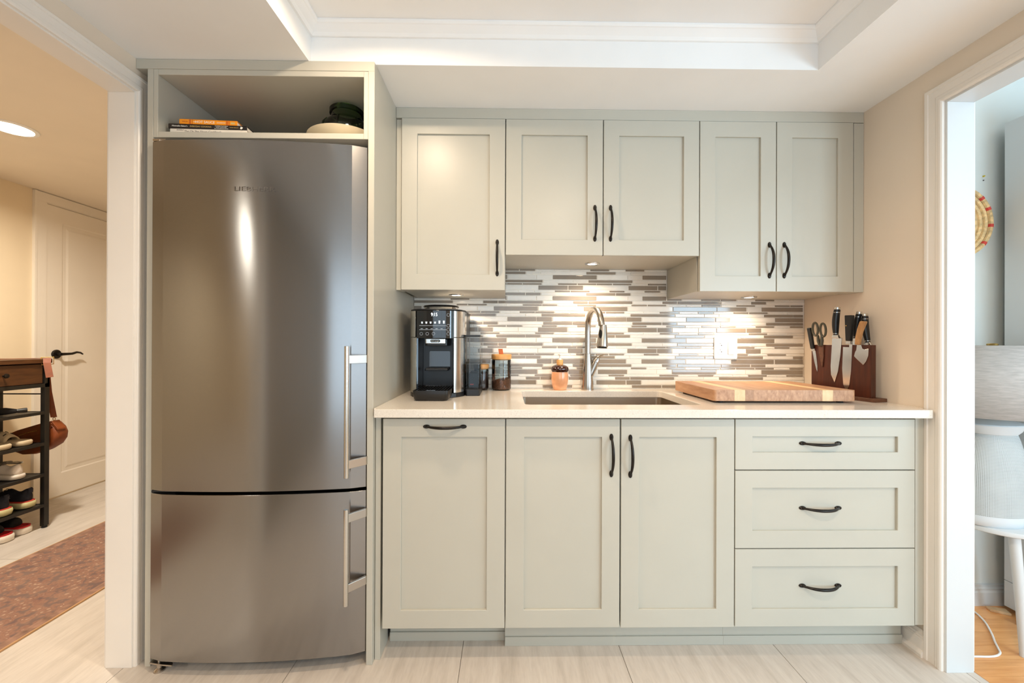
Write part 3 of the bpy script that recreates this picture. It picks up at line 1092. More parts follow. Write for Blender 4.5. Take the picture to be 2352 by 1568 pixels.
# ------------------------------------------------------------------ mosaic backsplash: rows of dark tiles (x from, x to), extra joints
TILE_ROWS = [
 (0, [(-0.008,0.064),(0.068,0.147),(0.434,0.531),(0.618,0.714)], [0.244,0.325,0.797]),
 (1, [(-0.008,0.098),(0.414,0.565)], [0.175,0.642]),
 (2, [(-0.031,0.002),(0.24,0.467),(0.706,0.829)], [0.154,0.627]),
 (3, [(-0.04,0.186),(0.425,0.653)], [0.342,0.808]),
 (4, [(-0.031,-0.001),(0.003,0.08),(0.084,0.181),(0.267,0.364),(0.369,0.465),(0.468,0.547),(0.552,0.647),(0.734,0.829)], []),
 (5, [(0.166,0.317),(0.321,0.396),(0.634,0.783),(0.788,0.829)], []),
 (6, [(0.251,0.329),(0.333,0.43),(0.534,0.612),(0.718,0.797)], [0.06,0.143]),
 (7, [(-0.053,0.096),(0.101,0.175),(0.413,0.564),(0.568,0.643)], []),
 (8, [(-0.03,-0.001),(0.24,0.466),(0.707,0.829)], [0.154,0.629]),
 (80, [(-0.481,-0.472),(-0.288,-0.192),(0.832,0.909),(1.014,1.112),(1.117,1.196),(1.297,1.395)], [1.009,1.475,-0.389]),
 (9, [(-0.483,-0.277),(-0.12,-0.046),(-0.042,0.186),(0.346,0.421),(0.425,0.652),(0.811,0.886),(0.891,1.116),(1.276,1.352)], [0.342]),
 (10, [(-0.257,-0.203),(-0.198,-0.102),(0.085,0.182),(0.186,0.263),(0.367,0.464),(0.65,0.729),(0.734,0.829),(1.016,1.114),(1.198,1.294),(1.4,1.478),(1.482,1.546)], [-0.001,0.55]),
 (11, [(-0.481,-0.438),(-0.064,0.161),(0.401,0.627),(0.866,1.093),(1.096,1.249),(1.331,1.546)], [-0.151,0.315]),
 (12, [(-0.21,-0.136),(-0.131,-0.037),(0.069,0.146),(0.15,0.247),(0.419,0.512),(0.516,0.611),(0.797,0.895),(0.998,1.075),(1.183,1.26),(1.265,1.361)], [0.328,0.709]),
 (13, [(-0.281,-0.057),(0.182,0.408),(0.645,0.874),(1.344,1.495),(1.498,1.547)], [0.097,0.564,1.028,1.105]),
 (14, [(0.006,0.155),(0.159,0.236),(0.471,0.622),(0.625,0.7),(0.936,1.085),(1.089,1.164),(1.402,1.547)], []),
 (15, [(-0.272,-0.124),(-0.12,-0.046),(0.191,0.341),(0.344,0.419),(0.655,0.806),(0.811,0.884),(1.354,1.547)], [1.114,1.274]),
 (16, [(-0.097,-0.003),(0.002,0.081),(0.184,0.261),(0.367,0.463),(0.65,0.727),(0.832,0.927),(1.016,1.11),(1.114,1.194),(1.299,1.395),(1.48,1.547)], [1.009]),
 (17, [(-0.299,-0.149),(-0.144,-0.071),(0.165,0.315),(0.631,0.781),(0.786,0.859),(1.094,1.247),(1.251,1.327)], [0.06,0.998]),
 (18, [(-0.133,-0.036),(0.15,0.245),(0.514,0.609),(0.798,0.893),(0.998,1.076),(1.263,1.359)], [0.065,0.329,0.709,1.178]),
 (19, [(-0.052,0.097),(0.101,0.175),(0.415,0.562),(0.566,0.641),(0.877,1.028),(1.343,1.494)], []),
 (20, [(-0.227,-0.0),(0.239,0.465),(0.704,0.932),(1.167,1.396)], [0.153]),
 (21, [(-0.119,-0.045),(-0.041,0.187),(0.426,0.65),(0.889,1.117),(1.354,1.547)], [0.34,0.809,1.272]),
 (22, [(-0.097,-0.001),(0.185,0.261),(0.266,0.363),(0.367,0.465),(0.732,0.828),(0.832,0.929),(0.932,1.01),(1.197,1.293),(1.398,1.476)], [0.081]),
 (23, [(-0.146,-0.071),(0.32,0.394),(0.629,0.78),(0.784,0.858),(1.249,1.325)], []),
 (24, [(-0.034,0.063),(0.068,0.146),(0.15,0.246),(0.363,0.458),(0.463,0.528),(0.533,0.61),(0.714,0.791),(0.898,0.994),(1.163,1.258),(1.361,1.458)], [0.329]),
 (25, [(-0.052,0.097),(0.101,0.176),(0.411,0.562),(0.878,1.028),(1.033,1.106),(1.185,1.337),(1.497,1.547)], [0.639]),
 (26, [(-0.231,-0.085),(0.16,0.234),(0.239,0.46),(0.465,0.62),(0.703,0.93),(1.172,1.394),(1.4,1.547)], [1.083]),
 (27, [(-0.038,0.187),(0.345,0.417),(0.422,0.648),(0.81,0.882),(0.889,1.115),(1.119,1.27),(1.275,1.35)], []),
 (28, [(-0.119,-0.018),(-0.013,0.081),(0.185,0.262),(0.365,0.463),(0.648,0.726),(0.833,0.928),(1.014,1.11),(1.115,1.192),(1.197,1.293),(1.298,1.394),(1.478,1.547)], [0.546]),
 (29, [(-0.06,0.16),(0.323,0.395),(0.476,0.626),(0.862,1.09),(1.33,1.547)], [0.78,1.245]),
 (30, [(-0.114,-0.036),(-0.031,0.063),(0.149,0.246),(0.332,0.427),(0.531,0.61),(0.796,0.892),(0.999,1.076),(1.261,1.357),(1.462,1.547)], [0.71,1.177]),
 (31, [(-0.13,-0.056),(0.102,0.174),(0.178,0.321),(0.325,0.411),(0.565,0.64),(0.644,0.871),(1.108,1.337)], [1.024,1.49]),
 (32, [(-0.074,0.154),(0.468,0.619),(0.624,0.699)], [0.386]),
 (33, [(0.19,0.341),(0.653,0.805),(0.81,0.96)], []),
]

BS = thing('backsplash', 'mosaic backsplash of taupe and white glass strips behind the sink', 'backsplash', (0.54, 2.152, ZC))
PER = 0.10874
SEQ = ['K', 'M', 'T', 'K', 'T', 'M']          # thick, medium, thin from row 2 down
HH = {'K': 0.0213, 'M': 0.0130, 'T': 0.0078}
GAP = (PER - 2 * (HH['K'] + HH['M'] + HH['T'])) / 6
zrow = {}
z = 1.5077
for n in range(2, 34):
    ty = SEQ[(n - 2) % 6]
    zrow[n] = (z - HH[ty], z, ty)
    z -= HH[ty] + GAP
z = 1.5077 + GAP
for n, ty in ((1, 'M'), (0, 'T')):
    zrow[n] = (z, z + HH[ty], ty)
    z += HH[ty] + GAP
zrow[80] = (zrow[9][1] + GAP, zrow[9][1] + GAP + 0.0070, 'T')
XB0, XB1 = XP + 0.002, XR - 0.0015
tiles = []
for n, dark, joints in TILE_ROWS:
    z0, z1, ty = zrow[n]
    if n <= 8:
        spans = [(U_[1] + 0.001, U_[3] - 0.001)]
    elif n == 80:
        spans = [(XB0, U_[1] - 0.001), (U_[3] + 0.001, XB1)]
    else:
        spans = [(XB0, XB1)]
    for a, b in spans:
        dk = sorted((max(p, a), min(q, b)) for p, q in dark if min(q, b) - max(p, a) > 0.004)
        cur = a
        white = []
        for p, q in dk:
            if p - cur > 0.012:
                white.append((cur + (GAP if cur > a else 0), p - GAP))
            tiles.append((p, q, z0, z1, True))
            cur = q
        if b - cur > 0.012:
            white.append((cur + GAP, b))
        big, small = (0.0975, 0.0780) if ty == 'T' else (0.2270, 0.1510)
        for p, q in white:
            cuts = [j for j in joints if p + 0.02 < j < q - 0.02]
            pcs = []
            s = p
            for c in cuts + [q]:
                e = c if c == q else c - GAP / 2
                pcs.append((s, e))
                s = c + GAP / 2
            for s, e in pcs:
                while e - s > big * 1.12:
                    wd = big if (e - s) > big * 1.5 else (e - s) * 0.6
                    tiles.append((s, s + wd, z0, z1, False))
                    s += wd + GAP
                if e - s > 0.006:
                    tiles.append((s, e, z0, z1, False))
MB().box(XB0 - 0.54, XB1 - 0.54, -0.0012, 0.0028, -0.0001, ZU - ZC + 0.003).box(U_[1] - 0.54, U_[3] - 0.54, -0.0012, 0.0028, ZU - ZC + 0.003, ZM - ZC + 0.006).build('grout_bed', M['grout'], BS)
tiles.sort(key=lambda q: -(q[1] - q[0]) * (q[3] - q[2]))


def tile_geo(w_, h_, x=0.0, y=0.0, z=0.0, d=0.0030):
    c = 0.0007
    bk = [(x, y, z), (x + w_, y, z), (x + w_, y, z + h_), (x, y, z + h_)]
    md = [(p[0], y - d + c, p[2]) for p in bk]
    ft = [(x + c, y - d, z + c), (x + w_ - c, y - d, z + c), (x + w_ - c, y - d, z + h_ - c), (x + c, y - d, z + h_ - c)]
    fs = [(8, 9, 10, 11)]
    for a in (0, 4):
        for k in range(4):
            j = (k + 1) % 4
            fs.append((a + k, a + j, a + 4 + j, a + 4 + k))
    return bk + md + ft, fs


cache = {}
rest = {True: MB(), False: MB()}
for i, (p, q, z0, z1, dk) in enumerate(tiles):
    w_, h_ = q - p, z1 - z0
    if i < 300:
        key = (round(w_, 3), round(h_, 4), dk)
        if key not in cache:
            mm = MB()
            mm.add(*tile_geo(key[0], h_))
            cache[key] = mm.mesh('tile', M['tdark'] if dk else M['twhite'])
        put('tile', cache[key], BS, loc=(p - 0.54, -0.0012, z0 - ZC))
    else:
        rest[dk].add(*tile_geo(w_, h_, p - 0.54, -0.0012, z0 - ZC))
nd = len(rest[True].f)
rest[True].add(rest[False].v, rest[False].f)
ro = rest[True].build('small_tiles', M['tdark'], BS)
ro.data.materials.append(M['twhite'])
for k, pl in enumerate(ro.data.polygons):
    pl.material_index = 0 if k < nd else 1
ro['kind'] = 'stuff'
ro['label'] = 'smaller taupe and white glass strips'

# ------------------------------------------------------------------ outlet and switch plate
OP = thing('outlet_plate', 'white double wall plate with outlet and rocker switch on the mosaic', 'outlet', (1.1383, 2.1473, 1.1345))
MB().prism(rpoly(-0.0605, 0.0605, -0.0575, 0.0575, 0.006, 3), -0.0055, 0.0, 'y').build('cover', M['plate'], OP, bev=0.0018)
ins = MB().box(-0.0395, -0.0065, -0.0075, -0.0056, -0.0335, 0.0335).build('outlet', M['plate'], OP, bev=0.0008)
for zz in (0.0145, -0.0185):
    MB().box(-0.0325, -0.0265, -0.0079, -0.0074, zz + 0.0075, zz + 0.0087).box(-0.0302, -0.029, -0.0079, -0.0074, zz + 0.004, zz + 0.0125).build('slot', M['slot'], ins)
    MB().box(-0.0175, -0.0163, -0.0079, -0.0074, zz + 0.0045, zz + 0.012).build('slot', M['slot'], ins)
    MB().prism([(-0.0235 + 0.0028 * math.cos(a * PI / 5), zz - 0.002 + 0.0028 * math.sin(a * PI / 5)) for a in range(10)], -0.0079, -0.0074, 'y').build('slot', M['slot'], ins)
MB().prism([(-0.0065, 0.0335), (-0.0065, -0.0335), (-0.0125, -0.0335), (-0.0085, 0.0335)][::-1], 0.0105, 0.0415, 'x').build('rocker', M['plate'], OP, bev=0.001)
for sx_ in (-0.023, 0.026):
    for zz in (0.0475, -0.0475):
        m = MB()
        m.add([(sx_ + 0.0032 * math.cos(a * PI / 6), y_, zz + 0.0032 * math.sin(a * PI / 6)) for y_ in (-0.0055, -0.0066) for a in range(12)],
              [(k_, (k_ + 1) % 12, 12 + (k_ + 1) % 12, 12 + k_) for k_ in range(12)] + [tuple(range(12, 24))])
        m.build('screw', M['plate'], OP)

# ------------------------------------------------------------------ tap
TP = thing('kitchen_tap', 'brushed nickel pull-down tap with a side lever behind the sink', 'faucet', (0.411, 2.098, ZC))
m = MB()
m.lathe([(0.0, 0.0), (0.031, 0.0), (0.0312, 0.004), (0.0295, 0.03), (0.0262, 0.08), (0.0222, 0.13), (0.0192, 0.168), (0.0180, 0.182), (0.0148, 0.1835)], 28)
m.build('base', M['nickel'], TP, smooth=True)
m = MB()
pts = [(0, 0, 0.18), (0, 0, 0.23), (0, 0, 0.285)]
R_ = 0.088
for k in range(1, 15):
    a = PI * k / 15
    yy = -R_ + R_ * math.cos(a)
    pts.append((0.030 * (-yy / 0.176), yy, 0.31 + 0.088 * math.sin(a) * 1.02))
pts.append((0.0305, -0.1765, 0.325 - 0.008))
m.tube(pts, [0.0146] * 3 + [0.0148] * 15, 18)
m.build('spout', M['nickel'], TP, smooth=True)
m = MB()
m.lathe([(0.0, -0.002), (0.021, -0.002), (0.0265, 0.003), (0.0262, 0.012), (0.0215, 0.055), (0.0165, 0.095), (0.0152, 0.104), (0.0, 0.104)], 26)
o = m.build('spray_head', M['nickel'], TP, smooth=True, loc=(0.0315, -0.181, 0.217))
o.rotation_euler = (math.radians(-4), math.radians(4), 0)
m = MB()
m.lathe([(0.0, 0.0), (0.0225, 0.0), (0.0245, 0.0015), (0.0, 0.0015)], 22)
m.build('nozzle_ring', M['blackp'], o, loc=(0, 0, -0.0042))
m = MB()
m.add([(0.0072 * math.cos(a), -0.0245 + 0.004 * math.cos(a * 0) * 1 - 0.0 + 0.005 * q, 0.062 + 0.020 * math.sin(a)) for q in (0, 1) for a in [2 * PI * k / 16 for k in range(16)]],
      [(k, (k + 1) % 16, 16 + (k + 1) % 16, 16 + k) for k in range(16)] + [tuple(range(16))])
bt = m.build('spray_button', M['blackp'], o)
bt.rotation_euler = (math.radians(7), 0, math.radians(-38))
m = MB()
m.tube([(0.004, -0.004, 0.055), (0.024, -0.006, 0.10), (0.040, -0.008, 0.140)], [0.016, 0.0165, 0.0168], 18)
m.build('lever_socket', M['nickel'], TP, smooth=True)
m = MB()
m.tube([(0.0405, -0.008, 0.1415), (0.045, -0.0085, 0.154), (0.0495, -0.009, 0.164), (0.056, -0.012, 0.170)], [0.0168, 0.0165, 0.0125, 0.006], 18)
m.tube([(0.050, -0.010, 0.160), (0.062, -0.02, 0.172), (0.074, -0.036, 0.180)], [0.007, 0.0065, 0.005], 10, flat=(1.5, 0.7))
m.build('lever', M['nickel'], TP, smooth=True)

# ------------------------------------------------------------------ soap dispenser
SD = thing('soap_dispenser', 'peach soap bottle with brown glazed shoulder and white pump beside the tap', 'soap dispenser', (0.2705, 2.098, ZC))
m = MB()
m.lathe([(0.0, 0.0), (0.030, 0.0), (0.034, 0.004), (0.040, 0.03), (0.0425, 0.055), (0.042, 0.075), (0.0395, 0.091), (0.0, 0.091)], 32)
m.build('bottle', M['blush'], SD, smooth=True)
m = MB()
m.lathe([(0.0, 0.0912), (0.040, 0.0912), (0.0445, 0.1), (0.0448, 0.108), (0.041, 0.116), (0.031, 0.1225), (0.0185, 0.1268), (0.0, 0.1268)], 32)
m.build('shoulder', M['brownglaze'], SD, smooth=True)
m = MB()
m.lathe([(0.0, 0.127), (0.0162, 0.127), (0.0166, 0.15), (0.0158, 0.1515), (0.0, 0.1515)], 24)
m.build('collar', M['cork'], SD, smooth=True)
m = MB()
m.lathe([(0.0085, 0.1517), (0.0085, 0.155), (0.0042, 0.157), (0.0040, 0.172), (0.009, 0.1735), (0.0098, 0.181), (0.007, 0.184), (0.0, 0.184)], 18)
m.tube([(0, 0, 0.179), (0.0, -0.016, 0.180), (0.0, -0.034, 0.175)], [0.005, 0.0042, 0.0034], 10)
m.build('pump', M['pumpw'], SD, smooth=True)


# ------------------------------------------------------------------ glass canisters
def canister(label, x, y, r, h, lidh, fill, mat, tabbed, beans):
    t = thing('glass_canister', label, 'jar', (x, y, ZC), group='wooden-lidded coffee canisters')
    m = MB()
    hb = h - lidh
    m.lathe([(r * 0.55, 0.003), (r - 0.006, 0.0008), (r - 0.001, 0.006), (r, 0.014), (r, hb - 0.008), (r - 0.002, hb), ], 36, close=True)
    m.build('glass', M['glass'], t, smooth=True)
    m = MB()
    m.lathe([(0.0, hb - 0.004), (r - 0.003, hb - 0.004), (r - 0.003, hb), (r + 0.0015, hb + 0.0005), (r + 0.002, h - 0.003), (r, h), (0.0, h)], 36)
    lid = m.build('lid', M['cork'], t, smooth=True)
    if tabbed:
        MB().prism([(-0.012, h), (0.010, h), (0.0055, h + 0.027), (-0.0165, h + 0.027)], -0.0016, 0.0016, 'y').build('pull_tab', M['leather'], lid, bev=0.0006)
    # the fill, its surface heaped to one side
    n = 28
    m = MB()
    rg = []
    rf = r - 0.0028
    for q, zb in ((0.6, 0.0048), (0.93, 0.005), (1.0, 0.012)):
        rg.append([(rf * q * math.cos(2 * PI * k / n), rf * q * math.sin(2 * PI * k / n), zb) for k in range(n)])
    for q in (1.0, 0.7, 0.35, 0.08):
        rg.append([(rf * q * math.cos(2 * PI * k / n), rf * q * math.sin(2 * PI * k / n), fill[0] + fill[1] * q * math.cos(2 * PI * k / n - 0.3) + 0.003 * math.sin(9.3 * k + 20 * q)) for k in range(n)])
    m.loft(rg)
    fo_ = m.build('coffee', mat, t, smooth=not beans)
    fo_['kind'] = 'stuff'
    if beans:
        rb = random.Random(5)
        bm_ = MB()
        base = []
        for i in range(6):
            for j in range(8):
                pass
        def bean(c, s, ax):
            q = Matrix.Rotation(ax[0], 3, 'X') @ Matrix.Rotation(ax[1], 3, 'Y') @ Matrix.Rotation(ax[2], 3, 'Z')
            vs, fs = [], []
            for i in range(1, 4):
                th = PI * i / 4
                for k in range(6):
                    p = Vector((s * 1.4 * math.cos(th), s * math.sin(th) * math.cos(2 * PI * k / 6), s * 0.75 * math.sin(th) * math.sin(2 * PI * k / 6)))
                    vs.append(tuple(q @ p + c))
            vs.append(tuple(q @ Vector((s * 1.4, 0, 0)) + c))
            vs.append(tuple(q @ Vector((-s * 1.4, 0, 0)) + c))
            for i in range(2):
                for k in range(6):
                    fs.append((i * 6 + k, i * 6 + (k + 1) % 6, (i + 1) * 6 + (k + 1) % 6, (i + 1) * 6 + k))
            for k in range(6):
                fs.append((18, (k + 1) % 6, k))
                fs.append((19, 12 + k, 12 + (k + 1) % 6))
            bm_.add(vs, fs)
        for i in range(420):
            a = rb.random() * 2 * PI
            if i < 330:
                zz = 0.008 + rb.random() * (fill[0] - 0.012)
                rad = rf - 0.0042
            else:
                rad = rf * math.sqrt(rb.random()) * 0.85
                zz = fill[0] + fill[1] * rad / rf * math.cos(a - 0.3) + 0.002
            bean(Vector((rad * math.cos(a), rad * math.sin(a), zz)), 0.0036, (rb.random() * 6, rb.random() * 6, rb.random() * 6))
        bo = bm_.build('beans', M['bean'], t, smooth=True)
        bo['kind'] = 'stuff'
    return t


canister('large glass canister of ground coffee with a leather lid tab', -0.0245, 2.092, 0.0485, 0.1785, 0.024, (0.052, 0.009), M['ground'], True, False)
canister('small glass canister of dark coffee beans behind the water tank', -0.1255, 2.092, 0.0365, 0.1285, 0.021, (0.082, 0.004), M['bean'], False, True)

# ------------------------------------------------------------------ coffee machine
CMX, CMY = -0.305, 1.96
CM = thing('coffee_machine', 'black and steel bean-to-cup coffee machine with a lit clock display', 'coffee machine', (CMX, CMY, ZC))


def fr(x):          # front curve of the machine in plan
    u = min(1.0, abs(x) / 0.122)
    return -0.195 + 0.105 * (1 - math.sqrt(max(0.0, 1 - u ** 2.6)))


def plan(x0, x1, yb, n=10, off=0.0):
    fpts = [(x0 + (x1 - x0) * k / n, fr(x0 + (x1 - x0) * k / n) + off) for k in range(n + 1)]
    return fpts + [(x1, yb), (x0, yb)]


H1, H2, H3 = 0.020, 0.2585, 0.374
MB().prism(plan(-0.118, 0.118, 0.145, 16, 0.006), 0.0, H1, 'z').build('plinth', M['blackp'], CM, bev=0.002)
MB().prism([(-0.1205, -0.052), (0.1205, -0.052), (0.1205, 0.150), (-0.1205, 0.150)], H1, H3, 'z').build('housing', M['blackp'], CM, bev=0.004)
for a, b in ((-0.122, -0.080), (0.080, 0.122)):
    for z0, z1 in ((H1 + 0.001, H2 - 0.001), (H2 + 0.001, H3 - 0.001)):
        xa, xb = (a, b - (0.005 if z0 > 0.2 else 0)) if a < 0 else (a + (-0.0 if z0 > 0.2 else 0), b)
        o = MB().prism(plan(xa, xb, -0.0535, 10), z0, z1, 'z').build('side_panel', M['chrome'], CM, smooth=True, bev=0.001)
for sx_ in (-1, 1):
    MB().prism([(sx_ * 0.0795, fr(0.0795) + 0.004), (sx_ * 0.0795, -0.0535), (sx_ * 0.074, -0.0535), (sx_ * 0.074, fr(0.074) + 0.012)][::sx_], H1, H2 - 0.002, 'z').build('inner_cheek', M['blackg'], CM)
disp = MB().prism(plan(-0.0795, 0.0795, -0.0535, 14), H2 - 0.004, H3 - 0.001, 'z').build('display_panel', M['blackg'], CM, smooth=True, bev=0.001)
MB().prism(plan(-0.123, 0.123, 0.150, 20, -0.001), H3, H3 + 0.006, 'z').build('top_deck', M['blackp'], CM, bev=0.002)
MB().box(-0.073, 0.073, -0.058, -0.0535, H1, H2 - 0.006).build('recess_back', M['blackp'], CM)
MB().prism(rpoly(-0.046, 0.050, 0.115, 0.198, 0.006, 3), -0.0605, -0.0585, 'y').build('brew_door', M['blackg'], CM, bev=0.0006)
sp_ = MB().prism(rpoly(-0.046, 0.052, -0.165, -0.062, 0.012, 4), 0.222, 0.252, 'z').build('spout', M['blackp'], CM, bev=0.003)
MB().prism(rpoly(-0.044, 0.044, -0.1725, -0.150, 0.006, 4), 0.2325, 0.2525, 'z').build('badge', M['chrome'], sp_, bev=0.0012)
MB().prism(rpoly(-0.021, 0.021, 0.2372, 0.2492, 0.0055, 4), -0.1736, -0.1724, 'y').build('badge_field', M['blackp'], sp_)
text('lettering', "De'Longhi", 0.0092, M['printw'], sp_, (0, -0.1738, 0.2432), sx=0.92)
MB().prism(rpoly(-0.055, 0.048, -0.122, -0.0615, 0.006, 3), 0.112, 0.120, 'z').box(-0.052, 0.045, -0.118, -0.07, 0.119, 0.124).build('cup_shelf', M['blackp'], CM, bev=0.002)
# drip tray with grille
m = MB()
rg = []
for ins, z in ((0.010, 0.0), (0.003, 0.010), (0.0, 0.030), (0.0, 0.042), (0.004, 0.042), (0.005, 0.034)):
    rg.append([(x, y, z) for x, y in rpoly(-0.074 + ins, 0.074 - ins, -0.283 + ins, -0.062 - ins, 0.018, 4)])
m.loft(rg)
m.build('drip_tray', M['blackp'], CM, smooth=True, bev=0.0)
slat = MB().box(-0.0025, 0.0025, -0.270, -0.075, 0.0345, 0.0415).mesh('grille_slat', M['blackp'])
for k in range(11):
    put('grille_slat', slat, CM, loc=(-0.06 + 0.012 * k, 0, 0))
MB().box(-0.018, 0.018, -0.272, -0.264, 0.0415, 0.0432).build('level_tab', M['chrome'], CM)
# hopper on top
m = MB()
m.lathe([(0.072, H3 + 0.006), (0.078, H3 + 0.024)], 32, 0.0, -0.01, close=True)
m.build('hopper', M['tankglass'], CM, smooth=True)
m = MB()
m.lathe([(0.0, H3 + 0.0245), (0.081, H3 + 0.0245), (0.083, H3 + 0.028), (0.080, H3 + 0.0325), (0.0, H3 + 0.034)], 32, 0.0, -0.01)
m.build('hopper_lid', M['blackg'], CM, smooth=True)
# display marks
yd = -0.1957
text('clock_digits', '9:15', 0.0205, M['digit'], CM, (-0.001, yd, 0.3545), sx=0.8)
m = MB()


def ring(mm, cx, cz, r, n=14, w_=0.0006):
    vs, fs = [], []
    for k in range(n):
        a = 2 * PI * k / n
        xa_, xb_ = cx + (r - w_) * math.cos(a), cx + r * math.cos(a)
        vs += [(xa_, fr(xa_) - 0.0006, cz + (r - w_) * math.sin(a)), (xb_, fr(xb_) - 0.0006, cz + r * math.sin(a))]
    for k in range(n):
        j = (k + 1) % n
        fs.append((2 * k, 2 * k + 1, 2 * j + 1, 2 * j))
    mm.add(vs, fs)


for k in range(3):
    ring(m, -0.057 + 0.0265 * k, 0.2735, 0.0066)
for cz in (0.354, 0.308, 0.2905, 0.2735):
    ring(m, 0.0575, cz, 0.0066)
for cz in (0.308, 0.2905):
    m.box(-0.064, 0.050, yd + 0.0002, yd + 0.0006, cz - 0.0004, cz + 0.0004)
for k in range(5):
    m.box(-0.058 + 0.021 * k, -0.049 + 0.021 * k, yd - 0.0001, yd + 0.0003, 0.2945, 0.2958)
m.build('display_icons', M['icon'], CM, fix=False)
m = MB()
for k in range(6):
    cx = -0.053 + 0.0185 * k
    y_ = fr(cx) - 0.0007
    hgt = 0.0085 if k < 4 else 0.013
    m.add([(cx - 0.0034, y_, 0.3165), (cx + 0.0034, y_, 0.3165), (cx + 0.0042, y_, 0.3165 + hgt), (cx - 0.0042, y_, 0.3165 + hgt)], [(0, 1, 2, 3)])
    m.add([(cx - 0.0024, y_ - 0.0002, 0.3178), (cx + 0.0024, y_ - 0.0002, 0.3178), (cx + 0.003, y_ - 0.0002, 0.3150 + hgt * 0.8), (cx - 0.003, y_ - 0.0002, 0.3150 + hgt * 0.8)], [(0, 1, 2, 3)]) if False else None
m.build('cup_icons', M['icon'], CM, fix=False)
# water tank clipped to the right side
tx0, tx1, ty0, ty1 = 0.1235, 0.188, -0.112, 0.09
MB().prism(rpoly(tx0, tx1, ty0, ty1, 0.008, 3), 0.0, 0.030, 'z').build('tank_foot', M['blackp'], CM, bev=0.002)
m = MB()
rg = [[(x, y, z) for x, y in rpoly(tx0 + 0.001, tx1, ty0, ty1, 0.008, 4)] for z in (0.031, 0.150, 0.263)]
m.loft(rg, cap=False)
m.build('water_tank', M['tankglass'], CM, smooth=True)
MB().prism(rpoly(tx0 - 0.002, tx1 + 0.001, ty0 - 0.001, ty1, 0.008, 4), 0.2635, 0.271, 'z').build('tank_lid', M['blackp'], CM, bev=0.001)
m = MB()
m.loft([[(x, y, z) for x, y in rpoly(tx0 + 0.003, tx1 - 0.002, ty0 + 0.002, ty1 - 0.002, 0.007, 4)] for z in (0.032, 0.140)])
m.build('water', thin_glass('tank_water', (206, 204, 200), 0.6, 1.33), CM)
MB().box(tx0 + 0.010, tx1 - 0.012, ty0 + 0.05, ty1 - 0.03, 0.033, 0.100).build('filter', M['blackp'], CM, bev=0.006)
MB().box(tx0 + 0.02, tx0 + 0.036, ty0 + 0.006, ty0 + 0.008, 0.048, 0.053).build('valve', M['strawred'], CM)
m = MB()
m.tube([(-0.119, 0.10, 0.10), (-0.131, 0.09, 0.085), (-0.137, 0.08, 0.05), (-0.134, 0.075, 0.02), (-0.128, 0.09, 0.004), (-0.10, 0.152, 0.004)], 0.0032, 8)
m.build('power_cord', M['rubber'], CM, smooth=True)

# ------------------------------------------------------------------ chopping board
CB = thing('chopping_board', 'thick butcher-block chopping board of walnut and maple strips on rubber feet', 'cutting board', (1.1095, 1.832, ZC))
bw, bdp, z0, z1 = 0.5705, 0.386, 0.0085, 0.0525
ws = [0.0825, 0.0425, 0.033, 0.056, 0.047, 0.047, 0.047, 0.041, 0.039, 0.0425, 0.093]
sc_w = bw / sum(ws)
x = -bw / 2
for k, w_ in enumerate(ws):
    w_ *= sc_w
    y_cut = -bdp / 2
    poly = [(x, -bdp / 2), (x + w_, -bdp / 2), (x + w_, bdp / 2), (x, bdp / 2)]
    if k in (0, len(ws) - 1):
        r_ = 0.012
        pts = rpoly(x, x + w_, -bdp / 2, bdp / 2, r_, 4)
        if k == 0:
            pts = [p for p in pts if p[0] < x + w_ * 0.5] + []
            pts = [(x + w_, -bdp / 2), (x + w_, bdp / 2)] + [p for p in rpoly(x, x + w_, -bdp / 2, bdp / 2, r_, 4) if p[0] <= x + r_ + 1e-6]
        else:
            pts = [p for p in rpoly(x, x + w_, -bdp / 2, bdp / 2, r_, 4) if p[0] >= x + w_ - r_ - 1e-6] + [(x, bdp / 2), (x, -bdp / 2)]
        poly = pts
    MB().prism(poly, z0, z1, 'z').build('strip', M['boardB'] if k in (1, 9) else M['boardA'], CB, bev=0.00025, seg=1)
    x += w_
foot = MB()
foot.lathe([(0.0, 0.0), (0.012, 0.0), (0.0125, 0.0085), (0.0, 0.0085)], 16)
fme = foot.mesh('foot', M['rubber'])
for fx_, fy_ in ((-1, -1), (-1, 1), (1, -1), (1, 1)):
    put('foot', fme, CB, loc=(fx_ * 0.245, fy_ * 0.16, 0))

# ------------------------------------------------------------------ knife stand and what hangs on it
PH = math.radians(-75)
KX, KY = 1.436, 1.922
KB = thing('knife_stand', 'dark walnut magnetic knife stand against the right wall', 'knife block', (KX, KY, ZC), (0, 0, PH))
MB().box(-0.012, 0.2425, 0.0, 0.027, 0.0145, 0.2325).build('panel', M['walnut'], KB, bev=0.0012)
MB().box(-0.02, 0.268, -0.022, 0.052, 0.0, 0.0145).build('base', M['walnut2'], KB, bev=0.0015)
kd = Vector((math.cos(PH), math.sin(PH), 0))
kn = Vector((math.sin(PH), -math.cos(PH), 0))


def on_stand(name, label, cat, x, z, side=1, tilt=0.0):
    p = Vector((KX, KY, ZC)) + kd * x + (kn * 0.0006 if side > 0 else -kn * 0.0276) + Vector((0, 0, z))
    o = thing(name, label, cat, p, (0, 0, 0), 'knives and tools on the walnut stand')
    o.rotation_euler = (Matrix.Rotation(PH, 3, 'Z') @ Matrix.Rotation(tilt, 3, 'Y')).to_euler()
    return o


def flat(o, name, poly, y0, y1, mat, bev=0.0006):
    return MB().prism(poly, y0, y1, 'y').build(name, mat, o, bev=bev, seg=2)


def sweep_handle(o, pts, rad, mat, flat_=(1.0, 0.62), name='handle'):
    m_ = MB()
    m_.tube(pts, rad, 14, flat=flat_)
    return m_.build(name, mat, o, smooth=True)


